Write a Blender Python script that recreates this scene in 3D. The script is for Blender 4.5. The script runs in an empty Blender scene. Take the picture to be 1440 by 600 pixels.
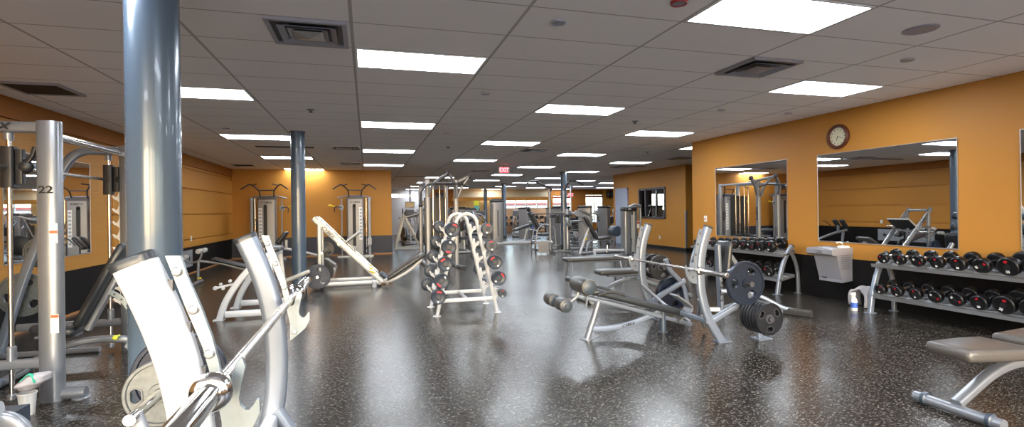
import bpy, bmesh, math, random
from math import pi, sin, cos, tan, radians, atan2, sqrt
from mathutils import Vector, Matrix, Euler
random.seed(7)
scene = bpy.context.scene
COL = scene.collection
H_CAM = 1.413
CEIL = 2.8477

# ---------------------------------------------------------------- materials
def new_mat(name):
    m = bpy.data.materials.new(name); m.use_nodes = True
    nt = m.node_tree
    return m, nt, nt.nodes['Principled BSDF']

def mat(name, rgb, rough=.5, metal=0., bump=0., bscale=60., var=0., vscale=6., coat=0., spec=.5):
    m, nt, p = new_mat(name)
    p.inputs['Base Color'].default_value = (*rgb, 1)
    p.inputs['Roughness'].default_value = rough
    p.inputs['Metallic'].default_value = metal
    p.inputs['Coat Weight'].default_value = coat
    p.inputs['Specular IOR Level'].default_value = spec
    N, L = nt.nodes, nt.links
    if var or bump:
        tc = N.new('ShaderNodeTexCoord')
    if var:
        n = N.new('ShaderNodeTexNoise'); n.inputs['Scale'].default_value = vscale; n.inputs['Detail'].default_value = 4
        L.new(tc.outputs['Object'], n.inputs['Vector'])
        mx = N.new('ShaderNodeMix'); mx.data_type = 'RGBA'
        mx.inputs[6].default_value = (*[max(0, c*(1-var)) for c in rgb], 1)
        mx.inputs[7].default_value = (*[min(1, c*(1+var)) for c in rgb], 1)
        L.new(n.outputs['Fac'], mx.inputs[0]); L.new(mx.outputs[2], p.inputs['Base Color'])
    if bump:
        n2 = N.new('ShaderNodeTexNoise'); n2.inputs['Scale'].default_value = bscale; n2.inputs['Detail'].default_value = 3
        L.new(tc.outputs['Object'], n2.inputs['Vector'])
        b = N.new('ShaderNodeBump'); b.inputs['Strength'].default_value = bump; b.inputs['Distance'].default_value = .002
        L.new(n2.outputs['Fac'], b.inputs['Height']); L.new(b.outputs['Normal'], p.inputs['Normal'])
    return m

def emit(name, rgb, s):
    m, nt, p = new_mat(name)
    p.inputs['Base Color'].default_value = (*rgb, 1)
    p.inputs['Emission Color'].default_value = (*rgb, 1)
    p.inputs['Emission Strength'].default_value = s
    return m

M = {}
M['silver'] = mat('silver_powder_coat', (.27, .285, .31), .30, .55, var=.05, vscale=9)
M['white'] = mat('white_powder_coat', (.56, .575, .60), .32, .1, var=.04, vscale=7)
M['bluewhite'] = mat('pale_platinum_coat', (.23, .265, .325), .30, .45, var=.05, vscale=8)
M['grey'] = mat('grey_coat', (.30, .31, .33), .4, .3)
M['chrome'] = mat('chrome', (.72, .70, .68), .13, 1.)
M['worn_chrome'] = mat('worn_chrome', (.60, .57, .54), .24, 1., var=.2, vscale=40)
M['zinc'] = mat('zinc_plate', (.25, .29, .315), .36, .6, var=.12, vscale=30)
M['black'] = mat('black_plastic', (.018, .018, .02), .4)
M['rubber'] = mat('black_rubber', (.022, .022, .025), .55, bump=.3, bscale=200)
M['iron'] = mat('dark_blue_iron', (.018, .025, .045), .34, .3, var=.45, vscale=22)
M['ironblack'] = mat('black_iron', (.02, .021, .025), .35, .3, var=.3, vscale=30)
M['greyiron'] = mat('grey_iron', (.17, .185, .19), .42, .4, var=.35, vscale=40, bump=.4, bscale=120)
M['vinyl'] = mat('charcoal_vinyl', (.026, .030, .035), .36, bump=.15, bscale=350, coat=.1)
M['vinyl_grey'] = mat('grey_vinyl', (.048, .046, .044), .33, bump=.15, bscale=350, coat=.1)
M['vinyl_side'] = mat('slate_vinyl', (.045, .062, .085), .35)
M['vinyl_tan'] = mat('taupe_vinyl', (.075, .067, .061), .36, bump=.15, bscale=350, coat=.1)
M['column'] = mat('slate_blue_paint', (.08, .117, .165), .27, .1, var=.05, vscale=3, coat=.25)
M['dumb'] = mat('dumbbell_urethane', (.006, .006, .007), .3, spec=.35)
M['head_grey'] = mat('slate_urethane', (.034, .044, .062), .4)
M['head_face'] = mat('slate_urethane_cap', (.018, .022, .03), .42)
M['red'] = mat('red_mark', (.42, .008, .02), .45)
M['whitemark'] = mat('white_mark', (.75, .75, .76), .5)
M['yellow'] = mat('yellow_knob', (.85, .62, .02), .4)
M['lime'] = mat('lime_knob', (.72, .78, .04), .4)
M['dark_red'] = mat('dark_red', (.35, .03, .03), .45)
M['mark'] = mat('black_print', (.01, .01, .012), .5)
M['plastic_white'] = mat('white_plastic', (.78, .78, .76), .4)
M['plastic_grey'] = mat('grey_plastic', (.32, .33, .34), .45)
M['plastic_beige'] = mat('beige_plastic', (.42, .41, .38), .45)
M['shroud'] = mat('silver_shroud', (.27, .27, .275), .38, .45, var=.05)
M['blue'] = mat('blue_plastic', (.05, .12, .45), .4)
M['screen'] = mat('dark_screen', (.01, .01, .014), .15)
M['stainless'] = mat('stainless', (.50, .50, .52), .3, .85, var=.06, vscale=12)
M['fountain'] = mat('fountain_grey', (.33, .33, .37), .38, .3, var=.04)
M['cable'] = mat('black_cable', (.02, .02, .02), .4)
M['wood'] = mat('dark_wood', (.10, .03, .018), .3, coat=.3)
M['clockface'] = mat('cream_dial', (.62, .58, .40), .5)
M['sticker'] = mat('sticker_white', (.8, .78, .74), .5)
M['orange_sticker'] = mat('sticker_orange', (.85, .16, .05), .5)
M['green'] = mat('green_fabric', (.05, .50, .30), .7)
M['towel'] = mat('grey_towel', (.50, .47, .48), .9, bump=.6, bscale=180)
M['metal_frame'] = mat('brushed_frame', (.45, .45, .46), .35, .8)
M['door_blue'] = mat('pale_blue_door', (.36, .42, .52), .4)
M['dark_frame'] = mat('dark_grey_frame', (.075, .075, .085), .4, .3)
M['ltred'] = mat('red_awning', (.20, .022, .018), .5)
M['teal'] = mat('teal_card', (.10, .40, .38), .5)
M['lilac'] = mat('lilac_paint', (.42, .42, .60), .5)

# ---------------------------------------------------------------- mesh builder
class MB:
    def __init__(s): s.v = []; s.f = []; s.m = []; s.cur = 0
    def add(s, vs, fs):
        o = len(s.v); s.v += [Vector(v) for v in vs]
        s.f += [tuple(i+o for i in f) for f in fs]; s.m += [s.cur]*len(fs)
        return s
    def box(s, c, d, rot=None):
        x, y, z = [k/2 for k in d]
        vs = [Vector((a*x, b*y, e*z)) for e in (-1, 1) for b in (-1, 1) for a in (-1, 1)]
        if rot is not None:
            R = Euler(rot).to_matrix() if not isinstance(rot, Matrix) else rot
            vs = [R @ v for v in vs]
        vs = [v+Vector(c) for v in vs]
        return s.add(vs, [(0, 2, 3, 1), (4, 5, 7, 6), (0, 1, 5, 4), (2, 6, 7, 3), (0, 4, 6, 2), (1, 3, 7, 5)])
    def bb(s, x0, x1, y0, y1, z0, z1):
        return s.box(((x0+x1)/2, (y0+y1)/2, (z0+z1)/2), (abs(x1-x0), abs(y1-y0), abs(z1-z0)))
    def sweep(s, path, sec, side=None, cap=True, scales=None):
        """sweep a closed 2-D section along a path. side fixes the section's first axis."""
        P = [Vector(p) for p in path]; n = len(sec); rings = []
        prev = None
        for i, p in enumerate(P):
            if i == 0: t = P[1]-P[0]
            elif i == len(P)-1: t = P[-1]-P[-2]
            else:
                t = (P[i]-P[i-1]).normalized()+(P[i+1]-P[i]).normalized()
            t = t.normalized()
            if side is not None:
                a = Vector(side); a = (a-t*a.dot(t)).normalized()
            else:
                if prev is None:
                    a = Vector((0, 0, 1)) if abs(t.z) < .9 else Vector((1, 0, 0))
                else: a = prev
                a = (a-t*a.dot(t)).normalized(); prev = a
            b = t.cross(a)
            k = 1.
            if 0 < i < len(P)-1:
                ct = (P[i]-P[i-1]).normalized().dot((P[i+1]-P[i]).normalized())
                k = 1/max(.6, sqrt((1+ct)/2))
            sc = scales[i] if scales else 1
            rings.append([p+(a*u+b*w)*sc*(1 if k == 1 else 1) for u, w in sec])
        vs = [v for r in rings for v in r]
        fs = []
        for i in range(len(P)-1):
            for j in range(n):
                k = (j+1) % n
                fs.append((i*n+j, i*n+k, (i+1)*n+k, (i+1)*n+j))
        if cap:
            fs.append(tuple(range(n-1, -1, -1))); o = (len(P)-1)*n
            fs.append(tuple(range(o, o+n)))
        return s.add(vs, fs)
    def tube(s, path, r, n=12, bend=0, cap=True):
        if bend: path = round_path(path, bend)
        return s.sweep(path, [(r*cos(2*pi*i/n), r*sin(2*pi*i/n)) for i in range(n)], cap=cap)
    def cyl(s, c0, c1, r, n=20, r2=None):
        return s.sweep([c0, c1], [(r*cos(2*pi*i/n), r*sin(2*pi*i/n)) for i in range(n)], scales=[1, (r2/r if r2 is not None else 1)])
    def bar(s, p0, p1, w, d, side=(0, 0, 1), bev=0.):
        return s.sweep([p0, p1], rrect(w, d, bev), side=side)
    def beam(s, path, w, d, side, bev=0., bend=0, seg=5):
        if bend: path = round_path(path, bend, seg)
        return s.sweep(path, rrect(w, d, bev), side=side)
    def prism(s, pts, axis, a0, a1):
        """pts 2-D outline; axis 'x','y','z' = extrusion axis."""
        def mk(u, w, t):
            return {'x': (t, u, w), 'y': (u, t, w), 'z': (u, w, t)}[axis]
        n = len(pts)
        vs = [mk(u, w, a0) for u, w in pts]+[mk(u, w, a1) for u, w in pts]
        fs = [tuple(range(n)), tuple(range(2*n-1, n-1, -1))]
        for i in range(n):
            k = (i+1) % n; fs.append((i, i+n, k+n, k))
        return s.add(vs, fs)
    def lathe(s, prof, c, axis=(0, 0, 1), n=28, cap=True):
        """prof = [(r, h)...] along axis from c."""
        ax = Vector(axis).normalized()
        a = Vector((0, 0, 1)) if abs(ax.z) < .9 else Vector((1, 0, 0))
        a = (a-ax*a.dot(ax)).normalized(); b = ax.cross(a); c = Vector(c)
        vs = []; fs = []
        for r, hh in prof:
            for i in range(n):
                t = 2*pi*i/n
                vs.append(c+ax*hh+(a*cos(t)+b*sin(t))*max(r, 1e-5))
        for i in range(len(prof)-1):
            for j in range(n):
                k = (j+1) % n
                fs.append((i*n+j, i*n+k, (i+1)*n+k, (i+1)*n+j))
        if cap:
            fs.append(tuple(range(n-1, -1, -1))); o = (len(prof)-1)*n
            fs.append(tuple(range(o, o+n)))
        return s.add(vs, fs)
    def ring(s, c, axis, R, r, n=32, m=8):
        prof = []
        ax = Vector(axis).normalized()
        a = Vector((0, 0, 1)) if abs(ax.z) < .9 else Vector((1, 0, 0))
        a = (a-ax*a.dot(ax)).normalized(); b = ax.cross(a); c = Vector(c)
        vs = []; fs = []
        for i in range(n):
            t = 2*pi*i/n; d = a*cos(t)+b*sin(t)
            for j in range(m):
                q = 2*pi*j/m
                vs.append(c+d*(R+r*cos(q))+ax*r*sin(q))
        for i in range(n):
            for j in range(m):
                fs.append((i*m+j, ((i+1) % n)*m+j, ((i+1) % n)*m+(j+1) % m, i*m+(j+1) % m))
        return s.add(vs, fs)
    def ball(s, c, r, n=14, sc=(1, 1, 1)):
        vs = []; fs = []; m = n//2
        for i in range(m+1):
            ph = pi*i/m
            for j in range(n):
                t = 2*pi*j/n
                rr = max(sin(ph), 1e-4)
                vs.append(Vector((r*rr*cos(t)*sc[0], r*rr*sin(t)*sc[1], r*cos(ph)*sc[2]))+Vector(c))
        for i in range(m):
            for j in range(n):
                k = (j+1) % n
                fs.append((i*n+j, (i+1)*n+j, (i+1)*n+k, i*n+k))
        return s.add(vs, fs)
    def pad(s, c, size, r=.02, rot=None, n=4, taper=None):
        """rounded upholstery block; size along local x,y,z; optional taper(x in -1..1)->width factor"""
        X, Y, Z = [k/2 for k in size]
        sec = rrect_pts(Y, Z, min(r, Z*.98), n)
        xs = [(-X, .0), (-X+r*.15, .45), (-X+r*.5, .8), (-X+r, 1.)] + \
             [(-X+r+(2*X-2*r)*i/8, 1.) for i in range(1, 8)] + [(X-r, 1.), (X-r*.5, .8), (X-r*.15, .45), (X, .0)]
        R = Matrix.Identity(3) if rot is None else (Euler(rot).to_matrix() if not isinstance(rot, Matrix) else rot)
        c = Vector(c); vs = []; fs = []; k = len(sec)
        for x, q in xs:
            tp = taper(x/X) if taper else 1
            for y, z in sec:
                yy = (abs(y)-r*(1-q))*(1 if y >= 0 else -1)*tp if abs(y) > r*(1-q) else y*tp*q
                zz = (abs(z)-r*(1-q))*(1 if z >= 0 else -1) if abs(z) > r*(1-q) else z*q
                vs.append(c+R @ Vector((x, yy, zz)))
        for i in range(len(xs)-1):
            for j in range(k):
                l = (j+1) % k
                fs.append((i*k+j, i*k+l, (i+1)*k+l, (i+1)*k+j))
        fs.append(tuple(range(k-1, -1, -1))); o = (len(xs)-1)*k; fs.append(tuple(range(o, o+k)))
        return s.add(vs, fs)

def rrect_pts(a, b, r, n=3):
    r = min(r, a*.999, b*.999)
    if r <= 0: return [(-a, -b), (a, -b), (a, b), (-a, b)]
    out = []
    for cx, cy, t0 in ((a-r, b-r, 0), (-a+r, b-r, pi/2), (-a+r, -b+r, pi), (a-r, -b+r, 3*pi/2)):
        for i in range(n+1):
            t = t0+pi/2*i/n; out.append((cx+r*cos(t), cy+r*sin(t)))
    return out
def rrect(w, d, bev=0., n=3):
    return rrect_pts(w/2, d/2, bev, n)

def round_path(P, r, seg=5):
    P = [Vector(p) for p in P]; out = [P[0]]
    for i in range(1, len(P)-1):
        a, b, c = P[i-1], P[i], P[i+1]
        u = (a-b); v = (c-b); k = min(r, u.length*.48, v.length*.48)
        s0 = b+u.normalized()*k; s1 = b+v.normalized()*k
        for j in range(seg+1):
            t = j/seg; out.append(s0*(1-t)**2+b*2*t*(1-t)+s1*t*t)
    out.append(P[-1]); return out

def spline(P, n=6):
    """Catmull-Rom through points"""
    P = [Vector(p) for p in P]; Q = [P[0]*2-P[1]]+P+[P[-1]*2-P[-2]]; out = []
    for i in range(1, len(Q)-2):
        for j in range(n):
            t = j/n
            out.append(.5*((2*Q[i])+(Q[i+1]-Q[i-1])*t+(2*Q[i-1]-5*Q[i]+4*Q[i+1]-Q[i+2])*t*t+(3*Q[i]-Q[i-1]-3*Q[i+1]+Q[i+2])*t**3))
    out.append(P[-1]); return out

def link(name, mb, mats, parent=None, inv=None, smooth=True, ang=35):
    vs = mb.v if inv is None else [inv @ v for v in mb.v]
    me = bpy.data.meshes.new(name)
    me.from_pydata([tuple(v) for v in vs], [], mb.f)
    mats = mats if isinstance(mats, (list, tuple)) else [mats]
    for q in mats: me.materials.append(M[q] if isinstance(q, str) else q)
    if len(mats) > 1: me.polygons.foreach_set('material_index', mb.m)
    bm = bmesh.new(); bm.from_mesh(me)
    bmesh.ops.recalc_face_normals(bm, faces=bm.faces); bm.to_mesh(me); bm.free()
    if smooth:
        me.shade_smooth()
        me.set_sharp_from_angle(angle=radians(ang))
    me.update()
    o = bpy.data.objects.new(name, me); COL.objects.link(o)
    if parent is not None: o.parent = parent
    return o

class Thing:
    def __init__(s, name, label, cat, loc=(0, 0, 0), rz=0, group=None, world=True):
        e = bpy.data.objects.new(name, None); COL.objects.link(e)
        e.empty_display_size = .1
        e.location = loc; e.rotation_euler = (0, 0, rz)
        e['label'] = label; e['category'] = cat
        if group: e['group'] = group
        s.e = e
        s.inv = (Matrix.Translation(loc) @ Matrix.Rotation(rz, 4, 'Z')).inverted() if world else None
    def part(s, name, mb, mats, label=None, parent=None, **k):
        o = link(name, mb, mats, parent or s.e, s.inv, **k)
        if label: o['label'] = label
        return o

def solo(name, mb, mats, label, cat, loc=(0, 0, 0), group=None, rz=0, world=True, kind=None, **k):
    inv = (Matrix.Translation(loc) @ Matrix.Rotation(rz, 4, 'Z')).inverted() if world else None
    o = link(name, mb, mats, None, inv, **k); o.location = loc; o.rotation_euler = (0, 0, rz)
    o['label'] = label; o['category'] = cat
    if group: o['group'] = group
    if kind: o['kind'] = kind
    return o

def struct(name, mb, mats, **k):
    o = link(name, mb, mats, None, None, **k); o['kind'] = 'structure'; return o

def copy_tree(o, parent=None):
    c = o.copy(); COL.objects.link(c); c.parent = parent
    for ch in list(KIDS.get(o.name, [])): copy_tree(ch, c)
    return c
KIDS = {}
def index_kids():
    KIDS.clear()
    for o in bpy.data.objects:
        if o.parent: KIDS.setdefault(o.parent.name, []).append(o)
def dup(thing, loc, rz=0, label=None, group=None):
    index_kids()
    e = thing.e if isinstance(thing, Thing) else thing
    c = copy_tree(e); c.location = loc; c.rotation_euler = (0, 0, rz)
    if label: c['label'] = label
    if group: c['group'] = group
    return c

def text_mb(txt, size, mat4, depth=.0015, shear=0., bold=.0, align='CENTER', sx=1.):
    """letters as solid mesh placed by mat4 (local x = reading direction, local z = out of surface)."""
    cu = bpy.data.curves.new('txt', 'FONT'); cu.body = txt; cu.size = size
    cu.extrude = depth; cu.align_x = align; cu.align_y = 'CENTER'; cu.shear = shear; cu.offset = bold
    cu.resolution_u = 3
    ob = bpy.data.objects.new('txt', cu); COL.objects.link(ob)
    dg = bpy.context.evaluated_depsgraph_get()
    me = bpy.data.meshes.new_from_object(ob.evaluated_get(dg))
    mb = MB(); S = Matrix.Diagonal((sx, 1, 1, 1))
    mb.add([mat4 @ S @ v.co for v in me.vertices], [tuple(p.vertices) for p in me.polygons])
    bpy.data.objects.remove(ob); bpy.data.meshes.remove(me); bpy.data.curves.remove(cu)
    return mb
def frame(origin, xdir, zdir):
    x = Vector(xdir).normalized(); z = Vector(zdir); z = (z-x*z.dot(x)).normalized(); y = z.cross(x)
    m = Matrix((x, y, z)).transposed().to_4x4(); m.translation = Vector(origin); return m
# ---------------------------------------------------------------- room materials
XR, XL, YB, XA, YA = 6.83, -4.07, 17.87, 10.0, 14.4
YEND, YFAR, YFRONT = 9.59, 33.6, -2.6
XBK = .82

def floor_mat():
    m, nt, p = new_mat('speckled_rubber_floor'); N, L = nt.nodes, nt.links
    tc = N.new('ShaderNodeTexCoord')
    big = N.new('ShaderNodeTexNoise'); big.inputs['Scale'].default_value = .9; big.inputs['Detail'].default_value = 6
    L.new(tc.outputs['Object'], big.inputs['Vector'])
    base = N.new('ShaderNodeMix'); base.data_type = 'RGBA'
    base.inputs[6].default_value = (.009, .0072, .006, 1); base.inputs[7].default_value = (.024, .0195, .016, 1)
    L.new(big.outputs['Fac'], base.inputs[0])
    fac = None
    wob = N.new('ShaderNodeTexNoise'); wob.inputs['Scale'].default_value = 60; wob.inputs['Detail'].default_value = 1
    L.new(tc.outputs['Object'], wob.inputs['Vector'])
    wa = N.new('ShaderNodeMix'); wa.data_type = 'RGBA'; wa.blend_type = 'ADD'; wa.inputs[0].default_value = .03
    L.new(tc.outputs['Object'], wa.inputs[6]); L.new(wob.outputs['Color'], wa.inputs[7])
    for sc, keep, rad, seed, ang in ((34, .70, .20, 0, .6), (52, .70, .24, 7, -.9), (85, .76, .30, 3, 1.9)):
        mp = N.new('ShaderNodeMapping'); mp.inputs['Location'].default_value = (seed, seed*2, 0); mp.inputs['Rotation'].default_value = (0, 0, ang); mp.inputs['Scale'].default_value = (.55, 1.5, 1)
        L.new(wa.outputs[2], mp.inputs['Vector'])
        n = N.new('ShaderNodeTexVoronoi'); n.voronoi_dimensions = '2D'; n.inputs['Scale'].default_value = sc
        L.new(mp.outputs['Vector'], n.inputs['Vector'])
        sepc = N.new('ShaderNodeSeparateColor'); L.new(n.outputs['Color'], sepc.inputs[0])
        g1 = N.new('ShaderNodeMath'); g1.operation = 'GREATER_THAN'; g1.inputs[1].default_value = keep; L.new(sepc.outputs[0], g1.inputs[0])
        g2 = N.new('ShaderNodeMath'); g2.operation = 'LESS_THAN'; g2.inputs[1].default_value = rad; L.new(n.outputs['Distance'], g2.inputs[0])
        r = N.new('ShaderNodeMath'); r.operation = 'MULTIPLY'; L.new(g1.outputs[0], r.inputs[0]); L.new(g2.outputs[0], r.inputs[1])
        if fac is None: fac = r.outputs[0]
        else:
            mx = N.new('ShaderNodeMath'); mx.operation = 'MAXIMUM'
            L.new(fac, mx.inputs[0]); L.new(r.outputs[0], mx.inputs[1]); fac = mx.outputs[0]
    c = N.new('ShaderNodeMix'); c.data_type = 'RGBA'
    c.inputs[7].default_value = (.155, .147, .13, 1)
    L.new(fac, c.inputs[0]); L.new(base.outputs[2], c.inputs[6]); L.new(c.outputs[2], p.inputs['Base Color'])
    rn = N.new('ShaderNodeTexNoise'); rn.inputs['Scale'].default_value = 2.2; rn.inputs['Detail'].default_value = 3
    L.new(tc.outputs['Object'], rn.inputs['Vector'])
    rr = N.new('ShaderNodeMapRange'); rr.inputs['To Min'].default_value = .19; rr.inputs['To Max'].default_value = .29
    L.new(rn.outputs['Fac'], rr.inputs['Value']); L.new(rr.outputs['Result'], p.inputs['Roughness'])
    p.inputs['Specular IOR Level'].default_value = .5; p.inputs['Specular Tint'].default_value = (1, .92, .76, 1)
    b = N.new('ShaderNodeBump'); b.inputs['Strength'].default_value = .07; b.inputs['Distance'].default_value = .003
    bn = N.new('ShaderNodeTexNoise'); bn.inputs['Scale'].default_value = 45; bn.inputs['Detail'].default_value = 4
    L.new(tc.outputs['Object'], bn.inputs['Vector'])
    L.new(bn.outputs['Fac'], b.inputs['Height']); L.new(b.outputs['Normal'], p.inputs['Normal'])
    return m

def ceiling_mat():
    m, nt, p = new_mat('ceiling_tiles'); N, L = nt.nodes, nt.links
    tc = N.new('ShaderNodeTexCoord'); sp = N.new('ShaderNodeSeparateXYZ'); L.new(tc.outputs['Object'], sp.inputs[0])
    def line(sock, per, off, hw):
        a = N.new('ShaderNodeMath'); a.operation = 'SUBTRACT'; a.inputs[1].default_value = off; L.new(sock, a.inputs[0])
        d = N.new('ShaderNodeMath'); d.operation = 'DIVIDE'; d.inputs[1].default_value = per; L.new(a.outputs[0], d.inputs[0])
        r = N.new('ShaderNodeMath'); r.operation = 'ROUND'; L.new(d.outputs[0], r.inputs[0])
        q = N.new('ShaderNodeMath'); q.operation = 'SUBTRACT'; L.new(d.outputs[0], q.inputs[0]); L.new(r.outputs[0], q.inputs[1])
        ab = N.new('ShaderNodeMath'); ab.operation = 'ABSOLUTE'; L.new(q.outputs[0], ab.inputs[0])
        lt = N.new('ShaderNodeMath'); lt.operation = 'LESS_THAN'; lt.inputs[1].default_value = hw/per; L.new(ab.outputs[0], lt.inputs[0])
        return lt.outputs[0]
    l1 = line(sp.outputs['X'], 1.219, -.095, .013); l2 = line(sp.outputs['Y'], .6096, 4.008, .0075)
    mx = N.new('ShaderNodeMath'); mx.operation = 'MAXIMUM'; L.new(l1, mx.inputs[0]); L.new(l2, mx.inputs[1])
    n = N.new('ShaderNodeTexNoise'); n.inputs['Scale'].default_value = 140; n.inputs['Detail'].default_value = 2; L.new(tc.outputs['Object'], n.inputs['Vector'])
    n2 = N.new('ShaderNodeTexNoise'); n2.inputs['Scale'].default_value = .8; L.new(tc.outputs['Object'], n2.inputs['Vector'])
    c0 = N.new('ShaderNodeMix'); c0.data_type = 'RGBA'; c0.inputs[6].default_value = (.82, .80, .795, 1); c0.inputs[7].default_value = (.88, .865, .86, 1)
    L.new(n2.outputs['Fac'], c0.inputs[0])
    c = N.new('ShaderNodeMix'); c.data_type = 'RGBA'; c.inputs[7].default_value = (.45, .43, .42, 1)
    L.new(mx.outputs[0], c.inputs[0]); L.new(c0.outputs[2], c.inputs[6]); L.new(c.outputs[2], p.inputs['Base Color'])
    p.inputs['Roughness'].default_value = .85
    b = N.new('ShaderNodeBump'); b.inputs['Strength'].default_value = .2; b.inputs['Distance'].default_value = .002
    L.new(n.outputs['Fac'], b.inputs['Height']); L.new(b.outputs['Normal'], p.inputs['Normal'])
    return m

def wall_mat(name, rgb, axis=None, block=False):
    """orange painted wall, optionally painted block courses along an axis."""
    m, nt, p = new_mat(name); N, L = nt.nodes, nt.links
    tc = N.new('ShaderNodeTexCoord')
    n = N.new('ShaderNodeTexNoise'); n.inputs['Scale'].default_value = 1.3; n.inputs['Detail'].default_value = 5; L.new(tc.outputs['Object'], n.inputs['Vector'])
    c = N.new('ShaderNodeMix'); c.data_type = 'RGBA'
    c.inputs[6].default_value = (*[k*.93 for k in rgb], 1); c.inputs[7].default_value = (*[k*1.06 for k in rgb], 1)
    L.new(n.outputs['Fac'], c.inputs[0]); p.inputs['Roughness'].default_value = .5; p.inputs['Specular IOR Level'].default_value = .22
    L.new(c.outputs[2], p.inputs['Base Color'])
    if block:
        sp = N.new('ShaderNodeSeparateXYZ'); L.new(tc.outputs['Object'], sp.inputs[0])
        cb = N.new('ShaderNodeCombineXYZ'); L.new(sp.outputs['Y'], cb.inputs[0]); L.new(sp.outputs['Z'], cb.inputs[1])
        br = N.new('ShaderNodeTexBrick'); br.inputs['Scale'].default_value = 1; br.inputs['Brick Width'].default_value = .4
        br.inputs['Row Height'].default_value = .2; br.inputs['Mortar Size'].default_value = .006; br.inputs['Mortar Smooth'].default_value = .6
        L.new(cb.outputs[0], br.inputs['Vector'])
        b = N.new('ShaderNodeBump'); b.inputs['Strength'].default_value = .5; b.inputs['Distance'].default_value = .006; b.invert = True
        L.new(br.outputs['Fac'], b.inputs['Height']); L.new(b.outputs['Normal'], p.inputs['Normal'])
    return m

ORANGE = (.46, .205, .036)
M['floor'] = floor_mat(); M['ceiling'] = ceiling_mat()
M['orange'] = wall_mat('orange_paint', ORANGE)
M['orange_block'] = wall_mat('orange_painted_block', (.46, .215, .045), block=True)
M['orange_deep'] = wall_mat('deep_orange_paint', (.30, .105, .012))
M['navy_panel'] = mat('charcoal_wall_panel', (.028, .03, .042), .5, var=.1)
M['black_panel'] = mat('black_wall_panel', (.008, .007, .007), .55, var=.15, spec=.15)
M['white_wall'] = mat('pale_grey_wall', (.44, .43, .44), .6, var=.04)
M['cream_wall'] = mat('cream_wall', (.50, .44, .30), .6, var=.04)
M['sand_wall'] = mat('sand_orange_block', (.60, .38, .13), .55, var=.05)
M['peach'] = mat('peach_wall', (.66, .40, .22), .5, var=.05)
M['base_trim'] = mat('oak_strip', (.40, .18, .06), .5)
M['blackbase'] = mat('black_base', (.012, .011, .012), .4)

m, nt, p = new_mat('mirror_glass')
p.inputs['Base Color'].default_value = (.80, .81, .82, 1); p.inputs['Metallic'].default_value = 1; p.inputs['Roughness'].default_value = .012
M['mirror'] = m
m, nt, p = new_mat('clear_glass')
p.inputs['Base Color'].default_value = (.95, .97, .98, 1); p.inputs['Transmission Weight'].default_value = 1; p.inputs['Roughness'].default_value = 0; p.inputs['IOR'].default_value = 1.02
M['glass'] = m
M['panel_light'] = emit('light_diffuser', (.90, .975, 1.07), 22.5)
M['exit_red'] = emit('exit_red', (1., .05, .07), 2.2)

# ---------------------------------------------------------------- shell
XW = 22.0
b = MB(); b.bb(XL-.3, XW, YFRONT-.2, YFAR+.3, -.15, 0); struct('floor', b, 'floor', smooth=False)
b = MB(); b.bb(XL-.3, XW, YFRONT-.2, YFAR+.3, CEIL, CEIL+.12); struct('ceiling', b, 'ceiling', smooth=False)
# left wall: block part near the mirror, board-faced part behind, bulkhead above
XLW = XL-.05
b = MB(); b.bb(XLW-.15, XLW, YFRONT, 10.0, .641, CEIL)
b.cur = 1; b.bb(XLW-.15, XLW+.012, YFRONT, YB, .0, .641)
b.cur = 2; b.bb(XLW-.15, XLW+.0, 10.0, YB, .641, CEIL)
# boards with real grooves
gz = [.641, .832, 1.437, 2.052, 2.48]
for z0, z1 in zip(gz[:-1], gz[1:]):
    b.bb(XLW, XLW+.045, 10.0, YB, z0+.012, z1-.012)
struct('wall_left', b, ['orange_block', 'black_panel', 'orange'], smooth=False)
b = MB(); b.bb(XLW, XL, YFRONT, YB, 2.60, CEIL); struct('trim_1', b, 'orange_deep', smooth=False)
b = MB(); b.bb(XLW, XLW+.03, YFRONT, YB, 2.53, 2.575); struct('trim_2', b, 'orange', smooth=False)
b = MB(); b.bb(XLW, XLW+.03, YFRONT, YB, .0, .03); struct('baseboard_left', b, 'base_trim', smooth=False)
# back wall
b = MB(); b.bb(XLW-.15, XBK, YB, YB+.15, .641, CEIL); b.bb(XBK-.15, XBK, YB+.15, YFAR, 0, CEIL)
b.cur = 1; b.bb(XLW-.15, XBK+.008, YB-.012, YB+.15, .035, .641)
struct('wall_back', b, ['orange', 'navy_panel'], smooth=False)
b = MB(); b.bb(XL-.05, XBK+.01, YB-.03, YB, 0, .05); struct('baseboard_back', b, 'base_trim', smooth=False)
# right wall
b = MB(); b.bb(XR, XR+.18, YFRONT, YEND, .641, CEIL); b.cur = 1; b.bb(XR-.006, XR+.18, YFRONT, YEND+.004, 0, .641)
struct('wall_right', b, ['orange', 'black_panel'], smooth=False)
# alcove walls
b = MB()
WY0, WY1, WZ0, WZ1 = 15.55, 17.35, 1.06, 2.18
b.bb(XA, XA+.2, YA, WY0, 0, CEIL); b.bb(XA, XA+.2, WY1, 19.45, 0, CEIL)
b.bb(XA, XA+.2, WY0, WY1, 0, WZ0); b.bb(XA, XA+.2, WY0, WY1, WZ1, CEIL)
b.bb(XA+.2, 13.5, YA, YA+.2, 0, CEIL); b.bb(XA+.2, 11.0, 19.25, 19.45, 0, CEIL); b.bb(13.0, 15, 19.25, 19.45, 0, CEIL); b.bb(11.0, 13.0, 19.25, 19.45, 0, .8); b.bb(11.0, 13.0, 19.25, 19.45, 2.45, CEIL)
b.bb(XA+1.9, XA+2.05, YA+.2, 14.9, 0, CEIL)
struct('wall_alcove', b, 'orange', smooth=False)
b = MB(); b.bb(XA-.015, XA, YA-.01, 19.45, 0, .12); b.bb(XA-.015, 13.5, YA-.015, YA, 0, .12); struct('baseboard_alcove', b, 'blackbase', smooth=False)
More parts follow.
